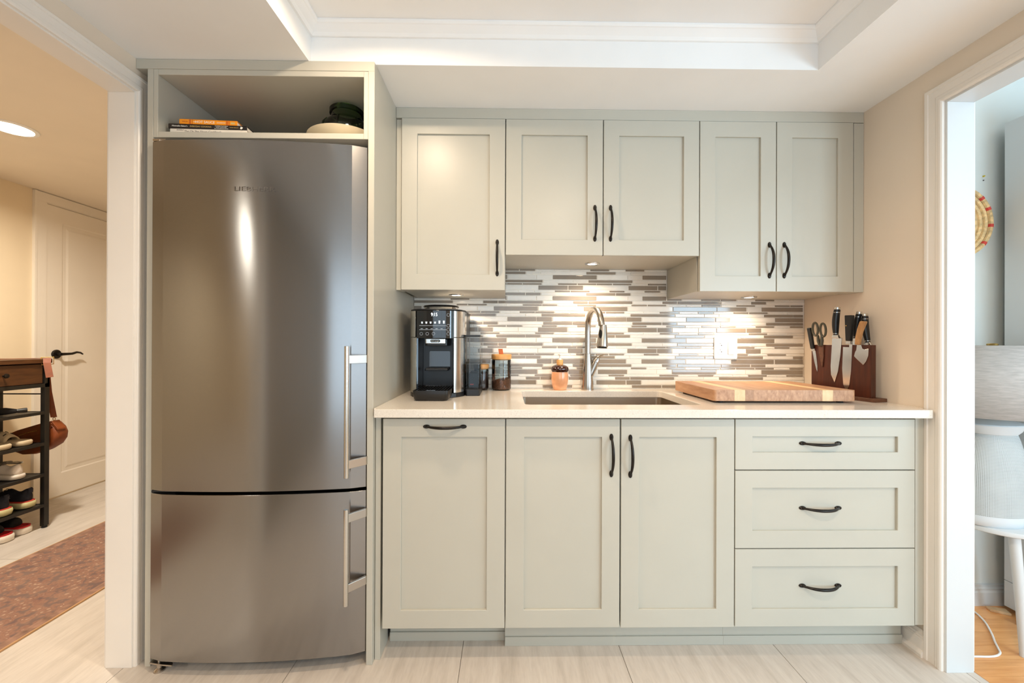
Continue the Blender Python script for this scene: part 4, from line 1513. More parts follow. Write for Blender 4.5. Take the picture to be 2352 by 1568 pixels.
# small paring knife (local z up, origin at blade tip)
k = on_stand('paring_knife', 'small slim paring knife at the far end of the walnut stand', 'knife', 0.018, 0.107, 1, math.radians(-10))
flat(k, 'blade', [(0, 0), (0.005, 0.03), (0.0075, 0.07), (0.0075, 0.098), (-0.0065, 0.098), (-0.0065, 0.05), (-0.003, 0.015)], -0.0016, 0.0, M['blade'], 0.0)
flat(k, 'bolster', [(-0.0072, 0.098), (0.0082, 0.098), (0.0082, 0.108), (-0.0072, 0.108)], -0.0055, -0.0004, M['chrome'])
hnd = flat(k, 'handle', [(-0.0075, 0.108), (0.0085, 0.108), (0.0105, 0.16), (0.0098, 0.207), (-0.0092, 0.209), (-0.0085, 0.16)], -0.0125, -0.0004, M['blackp'], 0.0035)
# scissors
k = on_stand('kitchen_scissors', 'olive-handled kitchen scissors hanging on the walnut stand', 'scissors', 0.043, 0.13, 1, math.radians(-4))
flat(k, 'blade', [(0.0, 0.0), (0.009, 0.05), (0.012, 0.1), (-0.011, 0.1), (-0.012, 0.06), (-0.004, 0.01)], -0.0045, 0.0, M['walnut2'], 0.0008)
for sx_ in (-1, 1):
    m = MB()
    n = 22
    pts = []
    for q in range(n + 1):
        a = 2 * PI * q / n
        pts.append((sx_ * 0.0165 + 0.0125 * math.cos(a) * 1.0 + 0.005 * sx_ * math.sin(a) * 0, -0.006 - (0.004 if sx_ < 0 else 0), 0.172 + (0.004 if sx_ < 0 else -0.003) + 0.030 * math.sin(a)))
    m.tube(pts, 0.0048, 8, cap=False)
    m.tube([(sx_ * 0.004, -0.005, 0.098), (sx_ * 0.008, -0.006, 0.12), (sx_ * 0.0095, -0.006, 0.147)], [0.0075, 0.0085, 0.006], 10, flat=(1, 0.7))
    m.build('grip', pm('olive_plastic', (74, 70, 56), 0.5) if sx_ < 0 else bpy.data.materials['olive_plastic'], k, smooth=True)


def cap_knife(label, x, z, side, tilt, blade, hl, w0):
    """black moulded handle with steel cap and ring"""
    q = on_stand('kitchen_knife', label, 'knife', x, z, side, tilt)
    s = -1 if side > 0 else 1
    zb = max(p[1] for p in blade)
    flat(q, 'blade', blade, min(0, s * 0.0022), max(0, s * 0.0022), M['blade'], 0.0)
    cx = (blade[-1][0] + blade[-2][0]) / 2 if False else 0.0
    yo = s * 0.0095
    flat(q, 'bolster', [(cx - w0 * 1.0, zb - 0.002), (cx + w0 * 1.05, zb - 0.002), (cx + w0 * 0.62, zb + 0.014), (cx - w0 * 0.72, zb + 0.014)], min(s * 0.002, s * 0.014), max(s * 0.002, s * 0.014), M['chrome'], 0.002)
    z0_ = zb + 0.012
    pts = [(cx + 0.004 * math.sin(t_ * PI) * -1 + 0.006 * t_ * 0, yo, z0_ + hl * t_) for t_ in [i / 10 for i in range(11)]]
    rad = [w0 * (0.66 + 0.2 * math.sin(t_ * PI) + 0.16 * t_) for t_ in [i / 10 for i in range(11)]]
    h = sweep_handle(q, pts, rad, M['blackp'], (1.0, 0.8))
    m_ = MB()
    m_.tube([(cx, yo, z0_ + hl), (cx, yo, z0_ + hl + 0.011)], [w0 * 0.80, w0 * 0.74], 14, flat=(1.0, 0.8))
    m_.build('end_cap', M['chrome'], q, smooth=True, bev=0.0012)
    for t_ in (0.05, 0.88):
        m_ = MB()
        zz = z0_ + hl * t_
        rr_ = w0 * (0.66 + 0.2 * math.sin(t_ * PI) + 0.16 * t_) + 0.0007
        xx = cx - 0.004 * math.sin(t_ * PI)
        m_.tube([(xx, yo, zz), (xx, yo, zz + 0.0022)], rr_, 14, flat=(1.0, 0.8))
        m_.build('ring', M['chrome'], h, smooth=True)
    m_ = MB()
    m_.add([(cx - 0.006 + 0.0032 * math.cos(a), yo + s * (w0 * 0.66 + 0.0008), z0_ + hl * 0.5 + 0.021 * math.sin(a)) for a in [2 * PI * i / 16 for i in range(16)]], [tuple(range(16))])
    m_.build('inlay', M['chrome'], h)
    return q


cap_knife('wide bread knife with steel-capped black handle, tallest on the walnut stand', 0.0965, 0.066, 1, math.radians(3),
          [(0.0, 0.0), (0.012, 0.05), (0.0185, 0.12), (0.0205, 0.198), (-0.0205, 0.198), (-0.021, 0.07), (-0.017, 0.032)], 0.112, 0.0165)
k = on_stand('santoku_knife', 'santoku with ridged steel blade and flat black handle on the walnut stand', 'knife', 0.147, 0.030, 1, math.radians(1.5))
bl = flat(k, 'blade', [(0.0, 0.0), (0.011, 0.03), (0.0165, 0.09), (0.0185, 0.206), (0.006, 0.206), (0.006, 0.193), (-0.019, 0.193), (-0.0205, 0.10), (-0.014, 0.03)], -0.0022, 0.0, M['blade'], 0.0)
flat(k, 'bolster', [(0.0, 0.206), (0.019, 0.206), (0.0195, 0.22), (-0.0005, 0.22)], -0.015, -0.0005, M['chrome'], 0.001)
hd_ = flat(k, 'handle', [(-0.0005, 0.2202), (0.0195, 0.2202), (0.0212, 0.27), (0.0245, 0.330), (-0.0075, 0.330), (-0.0035, 0.27)], -0.0175, -0.0005, M['blackp'], 0.003)
m = MB()
m.add([(0.002 + 0.0022 * math.cos(a), -0.0181, 0.285 + 0.0022 * math.sin(a)) for a in [2 * PI * i / 10 for i in range(10)]], [tuple(range(10))])
m.build('rivet', M['gold'], hd_)
# cheese cleaver with wooden grip
k = on_stand('cheese_cleaver', 'small axe-shaped cheese cleaver with a curved wooden grip at the near end of the stand', 'knife', 0.205, 0.149, 1, 0.0)
flat(k, 'blade', [(0.009, 0.0), (0.02, 0.016), (0.028, 0.04), (0.0295, 0.069), (0.016, 0.065), (0.006, 0.068), (0.0, 0.085), (-0.016, 0.085), (-0.018, 0.062), (-0.0225, 0.055), (-0.027, 0.036), (-0.012, 0.02)], -0.0028, 0.0, M['blade'], 0.0008)
flat(k, 'handle', [(-0.0175, 0.085), (0.0015, 0.083), (0.004, 0.11), (0.011, 0.14), (0.027, 0.181), (0.003, 0.184), (-0.008, 0.15), (-0.015, 0.115)], -0.016, -0.0005, M['paleknob'], 0.004)
# two knives on the far side of the stand, only grips showing
cap_knife('steel-capped black grip behind the santoku, blade hidden by the stand', 0.138, 0.100, -1, math.radians(7),
          [(0.0, 0.0), (0.012, 0.05), (0.014, 0.150), (-0.014, 0.150), (-0.014, 0.04)], 0.105, 0.0155)
cap_knife('steel-capped black grip behind the cheese cleaver, blade hidden by the stand', 0.222, 0.090, -1, math.radians(-6),
          [(0.0, 0.0), (0.012, 0.05), (0.013, 0.142), (-0.013, 0.142), (-0.014, 0.04)], 0.112, 0.0155)

# ------------------------------------------------------------------ open shelf above the fridge
def book(label, cx, cy, z, w_, d_, h_, rot, cover, name='cookbook'):
    t = thing(name, label, 'book', (cx, cy, z), (0, 0, rot), 'cookbooks stacked above the fridge')
    ct = 0.0022
    m_ = MB()
    m_.box(-w_ / 2, w_ / 2, -d_ / 2, d_ / 2, 0, ct).box(-w_ / 2, w_ / 2, -d_ / 2, d_ / 2, h_ - ct, h_).box(-w_ / 2, w_ / 2, -d_ / 2, -d_ / 2 + ct, ct, h_ - ct)
    m_.build('cover', cover, t, bev=0.0008, seg=1)
    MB().box(-w_ / 2 + 0.003, w_ / 2 - 0.003, -d_ / 2 + ct, d_ / 2 - 0.003, ct, h_ - ct).build('pages', M['paper'], t)
    return t


zs = zsh1
b1 = book('white cookbook at the bottom of the stack above the fridge', -1.093, 1.638, zs, 0.272, 0.215, 0.0245, math.radians(2.0), pm('white_cover', (232, 224, 210), 0.5))
text('lettering', 'ANGELA', 0.0065, M['printg'], b1, (-0.1, -0.1078, 0.0195))
text('lettering', 'The Oh She Glows Cookbook', 0.0105, M['printg'], b1, (-0.02, -0.1078, 0.015))
b2 = book('black cookbook in the middle of the stack above the fridge', -1.099, 1.642, zs + 0.0247, 0.276, 0.22, 0.0178, math.radians(3.0), M['bookblk'])
text('lettering', "Minimalist Baker's", 0.0074, M['printw'], b2, (-0.098, -0.1103, 0.0095))
text('lettering', 'EVERYDAY COOKING', 0.0076, M['printy'], b2, (-0.025, -0.1103, 0.0095))
for q, s_ in enumerate(('101 ENTIRELY PLANT-BASED', 'MOSTLY GLUTEN-FREE', 'EASY AND DELICIOUS RECIPES')):
    text('lettering', s_, 0.0036, M['printw'], b2, (0.047, -0.1103, 0.0138 - 0.0046 * q))
text('lettering', 'DANA SHULTZ', 0.0046, M['printy'], b2, (0.092, -0.1103, 0.0095))
m = MB()
m.add([(0.118 + 0.0045 * math.cos(a) * (1 + 0.25 * math.sin(4 * a)), -0.1103, 0.0095 + 0.0045 * math.sin(a) * (1 + 0.25 * math.cos(3 * a))) for a in [2 * PI * i / 18 for i in range(18)]], [tuple(range(18))])
m.build('emblem', M['printw'], b2)
b3 = book('orange cookbook with white title on top of the stack above the fridge', -1.098, 1.628, zs + 0.0427, 0.202, 0.19, 0.0178, math.radians(3.5), M['orange'])
text('lettering', 'HOT SAUCE', 0.0125, M['printw'], b3, (-0.012, -0.0953, 0.0083))
text('lettering', 'THE', 0.0052, M['printw'], b3, (-0.0475, -0.0953, 0.0083))
text('lettering', 'COOKBOOK', 0.0052, M['printw'], b3, (0.0445, -0.0953, 0.0083))
text('lettering', 'WALSH', 0.0058, M['dkred'], b3, (-0.081, -0.0953, 0.0083))
for xx in (-0.0665, -0.0625, -0.0565, 0.062, 0.066, 0.0715):
    MB().box(xx, xx + (0.0018 if abs(xx) > 0.06 else 0.001), -0.0954, -0.0951, 0.0002, 0.0163).build('stripe', M['dkred'], b3)
m = MB()
for a0 in (0, 1, 2):
    m.add([(0.0865 + 0.005 * math.cos(a) * (0.5 if a0 else 1) + 0.004 * (a0 - 1), -0.0953, 0.0083 + 0.004 * math.sin(a)) for a in [2 * PI * i / 8 for i in range(8)]], [tuple(range(8))])
m.build('emblem', M['printy'], b3)

BW = thing('shallow_bowl', 'cream ceramic bowl on the shelf above the fridge', 'bowl', (-0.652, 1.690, zs))
m = MB()
m.lathe([(0.0, 0.0035), (0.055, 0.0035), (0.056, 0.0), (0.062, 0.0), (0.066, 0.004), (0.105, 0.022), (0.135, 0.047), (0.1445, 0.0605), (0.142, 0.0615), (0.13, 0.049), (0.10, 0.028), (0.06, 0.010), (0.0, 0.008)], 48)
m.build('body', M['cream'], BW, smooth=True)
GJ = thing('green_glass_jar', 'dark green glass jar standing in the cream bowl above the fridge', 'jar', (-0.652, 1.700, zs + 0.0085))
m = MB()
m.lathe([(0.0, 0.001), (0.055, 0.001), (0.062, 0.006), (0.085, 0.035), (0.098, 0.062), (0.100, 0.085), (0.094, 0.105), (0.080, 0.124), (0.066, 0.134), (0.061, 0.148), (0.061, 0.160)], 40, close=True)
jb = m.build('body', M['greenglass'], GJ, smooth=True)
m = MB()
m.lathe([(0.061, 0.160), (0.066, 0.162), (0.0665, 0.178), (0.064, 0.181), (0.058, 0.181), (0.0575, 0.162), (0.061, 0.160)], 40, close=True)
m.build('rim', M['greenglass'], GJ, smooth=True)
for q in range(8):
    a = 2 * PI * q / 8
    m = MB()
    m.tube([(0.098 * math.cos(a), 0.098 * math.sin(a), 0.065), (0.1005 * math.cos(a), 0.1005 * math.sin(a), 0.085), (0.0945 * math.cos(a), 0.0945 * math.sin(a), 0.106), (0.081 * math.cos(a), 0.081 * math.sin(a), 0.125)], [0.002, 0.0035, 0.0035, 0.002], 6)
    m.build('rib', M['greenglass'], GJ, smooth=True)

# ------------------------------------------------------------------ ceiling lamps
def downlight(label, x, y, z, power, r=0.055, cat_group='ceiling downlights', size=0.1, col=WARM):
    t = thing('ceiling_light', label, 'light', (x, y, z), group=cat_group)
    m_ = MB()
    m_.lathe([(r, -0.001), (r + 0.002, -0.006), (r + 0.018, -0.004), (r + 0.02, -0.0005), (r, -0.0005)], 32)
    m_.build('trim_ring', M['ceil'], t, smooth=True)
    m_ = MB()
    m_.lathe([(0.0, -0.0035), (r, -0.0035), (r, -0.0008), (0.0, -0.0008)], 32)
    m_.build('lens', M['led'], t)
    l = bpy.data.lights.new('downlight_beam', 'AREA')
    l.shape = 'DISK'
    l.size = size
    l.energy = power
    l.color = col
    l.spread = math.radians(165)
    lo = bpy.data.objects.new('downlight_beam', l)
    COL.objects.link(lo)
    lo.location = (x, y, z - 0.012)
    return t


downlight('downlight in the tray in front of the left wall cabinet', -0.42, 1.10, ZT, 8.5)
downlight('added fill light in the tray above the middle of the kitchen', 0.45, 0.15, ZT, 15.5)  # unseen lamp added to warm the upper doors and ceiling
downlight('added fill light in the tray behind the camera', 0.0, -0.95, ZT, 11)  # unseen lamp added as warm fill from the back of the room
downlight('bright flush ceiling light in the hall', -2.476, 2.11, ZH, 30, 0.075, 'hall ceiling lights', 0.14, (1.0, 0.91, 0.77))
downlight('second flush ceiling light at the near end of the hall', -2.36, -1.2, ZH, 24, 0.075, 'hall ceiling lights', 0.14, (1.0, 0.94, 0.84))

# ------------------------------------------------------------------ hall: runner
RG = thing('runner_rug', 'faded red patterned runner on the hall floor', 'rug', (-2.22, 1.6, 0.0))
MB().box(-0.30, 0.30, -1.55, 1.95, 0.0005, 0.006).build('field', M['rug'], RG)
for a, b in ((-0.338, -0.3), (0.3, 0.338)):
    MB().box(a, b, -1.588, 1.988, 0.0005, 0.0062).build('border', M['rugborder'], RG)
for a, b in ((-1.588, -1.55), (1.95, 1.988)):
    MB().box(-0.3, 0.3, a, b, 0.0005, 0.0062).build('border', M['rugborder'], RG)
MB().box(-0.3445, -0.338, -1.594, 1.994, 0.0005, 0.0066).box(0.338, 0.3445, -1.594, 1.994, 0.0005, 0.0066).build('hem', M['rughem'], RG)

# ------------------------------------------------------------------ hall: shoe rack
rx0, rx1, ry0, ry1 = -3.165, -2.853, 1.75, 2.638
RK = thing('shoe_rack', 'black metal shoe rack with a brown wooden top and drawer in the hall', 'shoe rack', ((rx0 + rx1) / 2, (ry0 + ry1) / 2, 0))
ox, oy = (rx0 + rx1) / 2, (ry0 + ry1) / 2
hx_, hy_ = (rx1 - rx0) / 2, (ry1 - ry0) / 2
for sx_ in (-1, 1):
    for sy_ in (-1, 1):
        cx, cy = sx_ * (hx_ - 0.0135), sy_ * (hy_ - 0.0135)
        lg = MB().box(cx - 0.0135, cx + 0.0135, cy - 0.0135, cy + 0.0135, 0.012, 1.02).build('leg', M['black'], RK, bev=0.001)
        m = MB()
        m.lathe([(0.0, 0.0), (0.013, 0.0), (0.015, 0.004), (0.012, 0.0118), (0.0, 0.0118)], 14, cx, cy)
        m.build('foot', M['rubber'], lg, smooth=True)
MB().box(-hx_ - 0.006, hx_ + 0.008, -hy_ - 0.008, hy_ + 0.008, 1.0205, 1.046).build('top', M['brownwood'], RK, bev=0.002)
MB().box(-hx_, hx_, -hy_, -hy_ + 0.012, 0.895, 1.02).box(-hx_, hx_, hy_ - 0.012, hy_, 0.895, 1.02).box(-hx_, -hx_ + 0.012, -hy_ + 0.012, hy_ - 0.012, 0.895, 1.02).build('apron', M['brownwood'], RK)
MB().box(-hx_, hx_, -hy_, -hy_ + 0.03, 0.872, 0.895).box(-hx_, hx_, hy_ - 0.03, hy_, 0.872, 0.895).box(hx_ - 0.03, hx_, -hy_ + 0.03, hy_ - 0.03, 0.872, 0.895).box(-hx_, -hx_ + 0.03, -hy_ + 0.03, hy_ - 0.03, 0.872, 0.895).build('rail_frame', M['black'], RK)
for a, b in ((-hy_ + 0.04, -0.004), (0.004, hy_ - 0.04)):
    dr = MB().box(hx_ - 0.014, hx_ - 0.001, a, b, 0.898, 1.014).build('drawer', M['brownwood'], RK, bev=0.001)
    ky = (a + b) / 2
    m = MB()
    m.tube([(hx_ - 0.001, ky, 0.957), (hx_ + 0.012, ky, 0.957)], 0.005, 10)
    m.tube([(hx_ + 0.012, ky, 0.957), (hx_ + 0.017, ky, 0.957), (hx_ + 0.022, ky, 0.957), (hx_ + 0.025, ky, 0.957)], [0.008, 0.0135, 0.0125, 0.006], 14)
    m.build('knob', M['bronze'], dr, smooth=True)
m = MB()
m.tube([(-hx_ + 0.018, hy_ - 0.02, 0.829), (hx_ - 0.02, hy_ - 0.02, 0.829)], 0.004, 8)
m.build('crossbar', M['black'], RK)
SHZ = (0.722, 0.529, 0.338, 0.149)
for zz in SHZ:
    MB().box(-hx_ + 0.002, hx_ - 0.002, -hy_ + 0.027, hy_ - 0.027, zz - 0.012, zz - 0.002).box(hx_ - 0.012, hx_ - 0.001, -hy_ + 0.027, hy_ - 0.027, zz - 0.018, zz).box(-hx_, -hx_ + 0.012, -hy_ + 0.027, hy_ - 0.027, zz - 0.018, zz).box(-hx_ + 0.036, hx_ - 0.036, hy_ - 0.03, hy_ - 0.018, zz - 0.012, zz).box(-hx_ + 0.036, hx_ - 0.036, -hy_ + 0.018, -hy_ + 0.03, zz - 0.012, zz).build('shelf', M['black'], RK)


# ------------------------------------------------------------------ shoes: heel at local x=0, toe towards -x
def outline(L, w_, t_):
    """half width of a shoe sole at fraction t_ from heel to toe"""
    pts = [(0, 0.0), (0.03, 0.55), (0.1, 0.78), (0.3, 0.74), (0.5, 0.78), (0.68, 1.0), (0.82, 0.97), (0.93, 0.7), (0.985, 0.36), (1.0, 0.0)]
    P_ = [(-0.03, 0.55)] + pts + [(1.015, 0.36)]
    for i_ in range(1, len(P_) - 2):
        a, b = P_[i_][0], P_[i_ + 1][0]
        if a <= t_ <= b:
            s = (t_ - a) / (b - a)
            if i_ == 1 or i_ == len(P_) - 3:
                q = s if i_ == 1 else 1 - s
                e = P_[i_ + 1][1] if i_ == 1 else P_[i_][1]
                return w_ * e * math.sqrt(max(0.0, q * (2 - q)))
            m0 = (P_[i_ + 1][1] - P_[i_ - 1][1]) / (P_[i_ + 1][0] - P_[i_ - 1][0]) * (b - a)
            m1 = (P_[i_ + 2][1] - P_[i_][1]) / (P_[i_ + 2][0] - P_[i_][0]) * (b - a)
            h = (2 * s**3 - 3 * s**2 + 1) * P_[i_][1] + (s**3 - 2 * s**2 + s) * m0 + (-2 * s**3 + 3 * s**2) * P_[i_ + 1][1] + (s**3 - s**2) * m1
            return w_ * h
    return 0.0


def sole_ring(L, w_, ins, z, lift=0.0):
    n = 34
    top_, bot_ = [], []
    for k_ in range(n + 1):
        t_ = (1 - math.cos(PI * k_ / n)) / 2
        h_ = max(0.002, outline(L, w_, t_) - ins)
        x_ = -L * t_ + (ins if t_ < 0.5 else -ins) * (-1)
        zz = z + lift * (t_ ** 3)
        top_.append((x_, h_, zz))
        bot_.append((x_, -h_, zz))
    return top_ + bot_[::-1]


def shoe(kind, label, x, y, z, L=0.275, w_=0.047, rot=0.0):
    t = thing({'sandal': 'foam_slide', 'sneaker': 'sneaker', 'trainer': 'running_shoe', 'mule': 'slipper'}[kind], label, 'shoe', (x, y, z), (0, 0, rot), 'shoes on and under the rack')
    if kind == 'sandal':
        m_ = MB()
        m_.loft([sole_ring(L, w_, 0.006, 0.0), sole_ring(L, w_, 0.0, 0.008), sole_ring(L, w_, -0.001, 0.024), sole_ring(L, w_, 0.003, 0.031), sole_ring(L, w_, 0.010, 0.030)])
        m_.build('sole', M['sandal'], t, smooth=True, angle=85)
        m_ = MB()
        rg_ = []
        for k_ in range(11):
            q = 0.34 + 0.62 * k_ / 10
            hw_ = outline(L, w_, q) + 0.001
            hh = 0.036 + 0.04 * math.sin(PI * min(1, (q - 0.30) / 0.62)) ** 0.7
            rg_.append([(-L * q, hw_ * math.cos(a_), 0.018 + (hh - 0.012) * math.sin(a_)) for a_ in [PI * j / 12 for j in range(13)]])
        m_.loft(rg_, cap=False)
        v_ = m_.build('vamp', M['sandal'], t, smooth=True)
        sd = v_.modifiers.new('solid', 'SOLIDIFY')
        sd.thickness = 0.006
        for q in (0.44, 0.56, 0.68):
            for sg in (-1, 1):
                m_ = MB()
                m_.tube([(-L * q, sg * (outline(L, w_, q) * math.cos(a_) + 0.001), 0.0195 + (0.024 + 0.04 * math.sin(PI * (q - 0.30) / 0.62) ** 0.7) * math.sin(a_)) for a_ in (0.9, 1.1, 1.3)], 0.0022, 6)
                m_.build('slot', M['blackfelt'], v_)
        return t
    sol = {'sneaker': (M['snkw'], 0.03), 'trainer': (M['limesole'], 0.042), 'mule': (M['whitesole'], 0.04)}[kind]
    m_ = MB()
    hs = sol[1]
    fl_ = 0.004 if kind == 'trainer' else 0.0015
    m_.loft([sole_ring(L, w_, 0.008, 0.0, 0.008), sole_ring(L, w_, -fl_ * 0.4, 0.006, 0.006), sole_ring(L, w_, -fl_ * 1.4, hs * 0.6), sole_ring(L, w_, -fl_, hs * 0.92), sole_ring(L, w_, 0.004, hs)])
    m_.build('sole', sol[0], t, smooth=True, angle=85)
    if kind == 'mule':
        m_ = MB()
        m_.loft([sole_ring(L, w_, 0.0035, hs - 0.002), sole_ring(L, w_, 0.0025, hs + 0.008), sole_ring(L, w_, 0.008, hs + 0.009), sole_ring(L, w_, 0.014, hs + 0.002)])
        m_.build('lining', M['red'], t, smooth=True)
        up0, col = 0.22, M['blackfelt']
    else:
        up0, col = 0.0, (M['snkw'] if kind == 'sneaker' else M['navy'])
    m_ = MB()
    rg_ = []
    N = 16
    for k_ in range(N + 1):
        q = up0 + (0.985 - up0) * k_ / N
        hw_ = max(0.004, outline(L, w_, q) - 0.003)
        if kind == 'mule':
            s_ = (q - up0) / (1 - up0)
            hh = 0.055 * (1 - s_ ** 2.2) ** 0.5 + 0.006 if s_ < 1 else 0.006
        else:
            # heel tab, opening, tongue, then down to the toe
            tab = {0: 0.074, 1: 0.086, 2: 0.078, 3: 0.066, 4: 0.062, 5: 0.066, 6: 0.078, 7: 0.084, 8: 0.076, 9: 0.066, 10: 0.056, 11: 0.047, 12: 0.040, 13: 0.034, 14: 0.028, 15: 0.02, 16: 0.008}
            hh = tab[k_] * (0.95 if kind == 'trainer' else 0.78)
        ring_ = []
        for j in range(13):
            a_ = PI * j / 12
            nar = 1 - 0.42 * math.sin(a_) ** 3 * (1 if k_ < 9 else 0.3)
            ring_.append((-L * q + (0.012 * math.sin(a_) if k_ <= 1 and kind != 'mule' else 0) * (-0.6 if k_ == 0 else 0.2), hw_ * math.cos(a_) * nar, hs - 0.003 + hh * math.sin(a_) ** 0.75))
        rg_.append(ring_)
    m_.loft(rg_)
    u_ = m_.build('upper', col, t, smooth=True, angle=180)
    ss = u_.modifiers.new('sub', 'SUBSURF')
    ss.levels = ss.render_levels = 1
    if kind == 'trainer':
        m_ = MB()
        m_.loft([sole_ring(L, w_, -0.0012, hs - 0.004), sole_ring(L, w_, -0.0018, hs + 0.001), sole_ring(L, w_, 0.003, hs + 0.003)])
        m_.build('midsole_line', M['strawred'], t, smooth=True)
        m_ = MB()
        m_.tube([(-0.008, 0.0, hs + 0.078), (-0.001, 0.0, hs + 0.07), (-0.003, 0, hs + 0.05)], 0.008, 8, flat=(1.6, 0.6))
        m_.build('heel_tab', M['navy'], u_, smooth=True)
        m_ = MB()
        m_.box(-0.118, -0.078, -0.0405, -0.0398, hs + 0.026, hs + 0.031)
        m_.build('side_mark', M['printg'], u_)
        m_ = MB()
        for q in (0.5, 0.56, 0.62):
            m_.tube([(-L * q, -0.018, hs + 0.062 - 0.16 * (q - 0.5)), (-L * q - 0.004, 0, hs + 0.072 - 0.16 * (q - 0.5)), (-L * q, 0.018, hs + 0.062 - 0.16 * (q - 0.5))], 0.002, 6)
        m_.build('laces', M['blackfelt'], u_, smooth=True)
    if kind == 'sneaker':
        m_ = MB()
        m_.tube([(-0.10, -0.02, hs + 0.055), (-0.06, -0.028, hs + 0.072), (-0.012, -0.012, hs + 0.078), (0.004, 0.004, hs + 0.07), (-0.02, 0.012, hs + 0.062), (-0.09, 0.01, hs + 0.06)], 0.003, 6, flat=(1.5, 0.6))
        m_.build('laces', M['lace'], u_, smooth=True)
        m_ = MB()
        m_.tube([(-0.16, 0.0, hs + 0.05), (-0.11, 0.0, hs + 0.062), (-0.07, 0.0, hs + 0.07)], [0.02, 0.024, 0.018], 10, flat=(1.0, 0.45))
        m_.build('tongue', M['lace'], u_, smooth=True)
    if kind == 'mule':
        MB().box(-0.052, -0.036, -0.0415, -0.038, 0.018, 0.023).build('side_mark', M['strawred'], t)
    return t


HX = -2.868
shoe('sandal', 'cream foam slide nearer the far end of the rack shelf', HX - 0.004, 2.540, SHZ[1], 0.27, 0.052)
shoe('sandal', 'cream foam slide cut off by the left edge of the photo', HX - 0.004, 2.432, SHZ[1], 0.27, 0.052)
shoe('sneaker', 'white leather sneaker with loose grey lace on the rack', HX - 0.004, 2.505, SHZ[2], 0.27, 0.045)
shoe('trainer', 'navy running shoe with lime sole beside the rack leg', HX - 0.002, 2.555, SHZ[3], 0.28, 0.046)
shoe('trainer', 'navy running shoe with lime sole cut off by the left edge of the photo', HX - 0.002, 2.435, SHZ[3], 0.28, 0.046)
shoe('mule', 'black, red and white slipper under the rack, the farther of the pair', HX - 0.004, 2.540, 0.0, 0.275, 0.050)
shoe('mule', 'black, red and white slipper under the rack, the nearer of the pair', HX + 0.010, 2.435, 0.0, 0.275, 0.052)
UM = thing('folding_umbrella', 'folded black umbrella lying on the upper rack shelf', 'umbrella', (-2.93, 2.44, SHZ[0]))
m = MB()
m.tube([(-0.16, -0.10, 0.026), (-0.05, -0.04, 0.026), (0.02, 0.02, 0.025), (0.045, 0.05, 0.022)], [0.022, 0.024, 0.02, 0.012], 12)
m.build('canopy', M['blackfelt'], UM, smooth=True)
m = MB()
m.tube([(0.045, 0.05, 0.022), (0.06, 0.075, 0.022), (0.066, 0.085, 0.022)], [0.011, 0.014, 0.014], 12)
m.build('handle', M['blackp'], UM, smooth=True)
m = MB()
m.tube([(-0.012 + 0.0245 * math.cos(a) * 0.85, -0.008 - 0.0245 * math.cos(a) * 0.7 * 0.6, 0.0255 + 0.0238 * math.sin(a)) for a in [2 * PI * i / 16 for i in range(17)]], 0.0022, 6, cap=False)
m.build('strap', M['blackp'], UM, smooth=True)

# ------------------------------------------------------------------ hall: shoulder bag hanging from the rack corner
BG = thing('shoulder_bag', 'cognac leather saddle bag hanging by its strap from the rack corner', 'bag', (-2.97, 2.70, 0.437))
m = MB()
rg = []
prof = [(-0.168, 0.11), (-0.16, 0.055), (-0.13, 0.018), (-0.08, 0.0), (-0.01, 0.004), (0.05, 0.026), (0.105, 0.06), (0.132, 0.10), (0.137, 0.14), (0.122, 0.175), (0.09, 0.205), (0.0, 0.178), (-0.10, 0.148)]
for yy, q in ((-0.042, 0.86), (-0.036, 0.96), (-0.02, 1.0), (0.02, 1.0), (0.036, 0.96), (0.042, 0.86)):
    cx, cz = -0.01, 0.10
    rg.append([(cx + (px - cx) * q, yy, cz + (pz - cz) * q) for px, pz in prof])
m.loft(rg)
body = m.build('body', M['bagleather'], BG, smooth=True, angle=75)
m = MB()
fp = [(-0.165, 0.13), (-0.15, 0.118), (-0.05, 0.115), (0.04, 0.13), (0.10, 0.165), (0.118, 0.20), (0.09, 0.215), (0.0, 0.188), (-0.10, 0.158)]
m.prism(fp, -0.0475, -0.043, 'y')
m.build('flap', M['bagleather'], BG, bev=0.002)
m = MB()
m.prism([(0.085, 0.212), (0.100, 0.216), (0.140, 0.168), (0.141, 0.158), (0.134, 0.158), (0.088, 0.203)], -0.036, 0.012, 'y')
m.build('gusset', M['bagleather'], BG, bev=0.002)
m = MB()
m.tube([(-0.085, -0.0485, 0.127), (-0.03, -0.049, 0.145), (0.03, -0.049, 0.158)], 0.002, 6)
m.build('zip_edge', M['gold'], BG)
m = MB()
m.tube([(0.10 + 0.0075 * math.cos(a), -0.02, 0.226 + 0.0105 * math.sin(a)) for a in [2 * PI * i / 14 for i in range(15)]], 0.0018, 6, cap=False)
m.build('ring', M['gold'], BG)
m = MB()
for p0, p1, wd in (((0.100, -0.022, 0.236), (0.098, -0.05, 0.40), 0.011), ((0.098, -0.05, 0.40), (0.112, -0.075, 0.53), 0.011), ((0.112, -0.075, 0.53), (0.122, -0.082, 0.606), 0.011)):
    p0, p1 = Vector(p0), Vector(p1)
    m.add([p0 + Vector((-wd, -wd * 0.8, 0)), p0 + Vector((wd, wd * 0.8, 0)), p1 + Vector((wd, wd * 0.8, 0)), p1 + Vector((-wd, -wd * 0.8, 0))], [(0, 1, 2, 3)])
st = m.build('strap', M['bagleather'], BG, fix=False)
sd = st.modifiers.new('solid', 'SOLIDIFY')
sd.thickness = 0.003
m = MB()
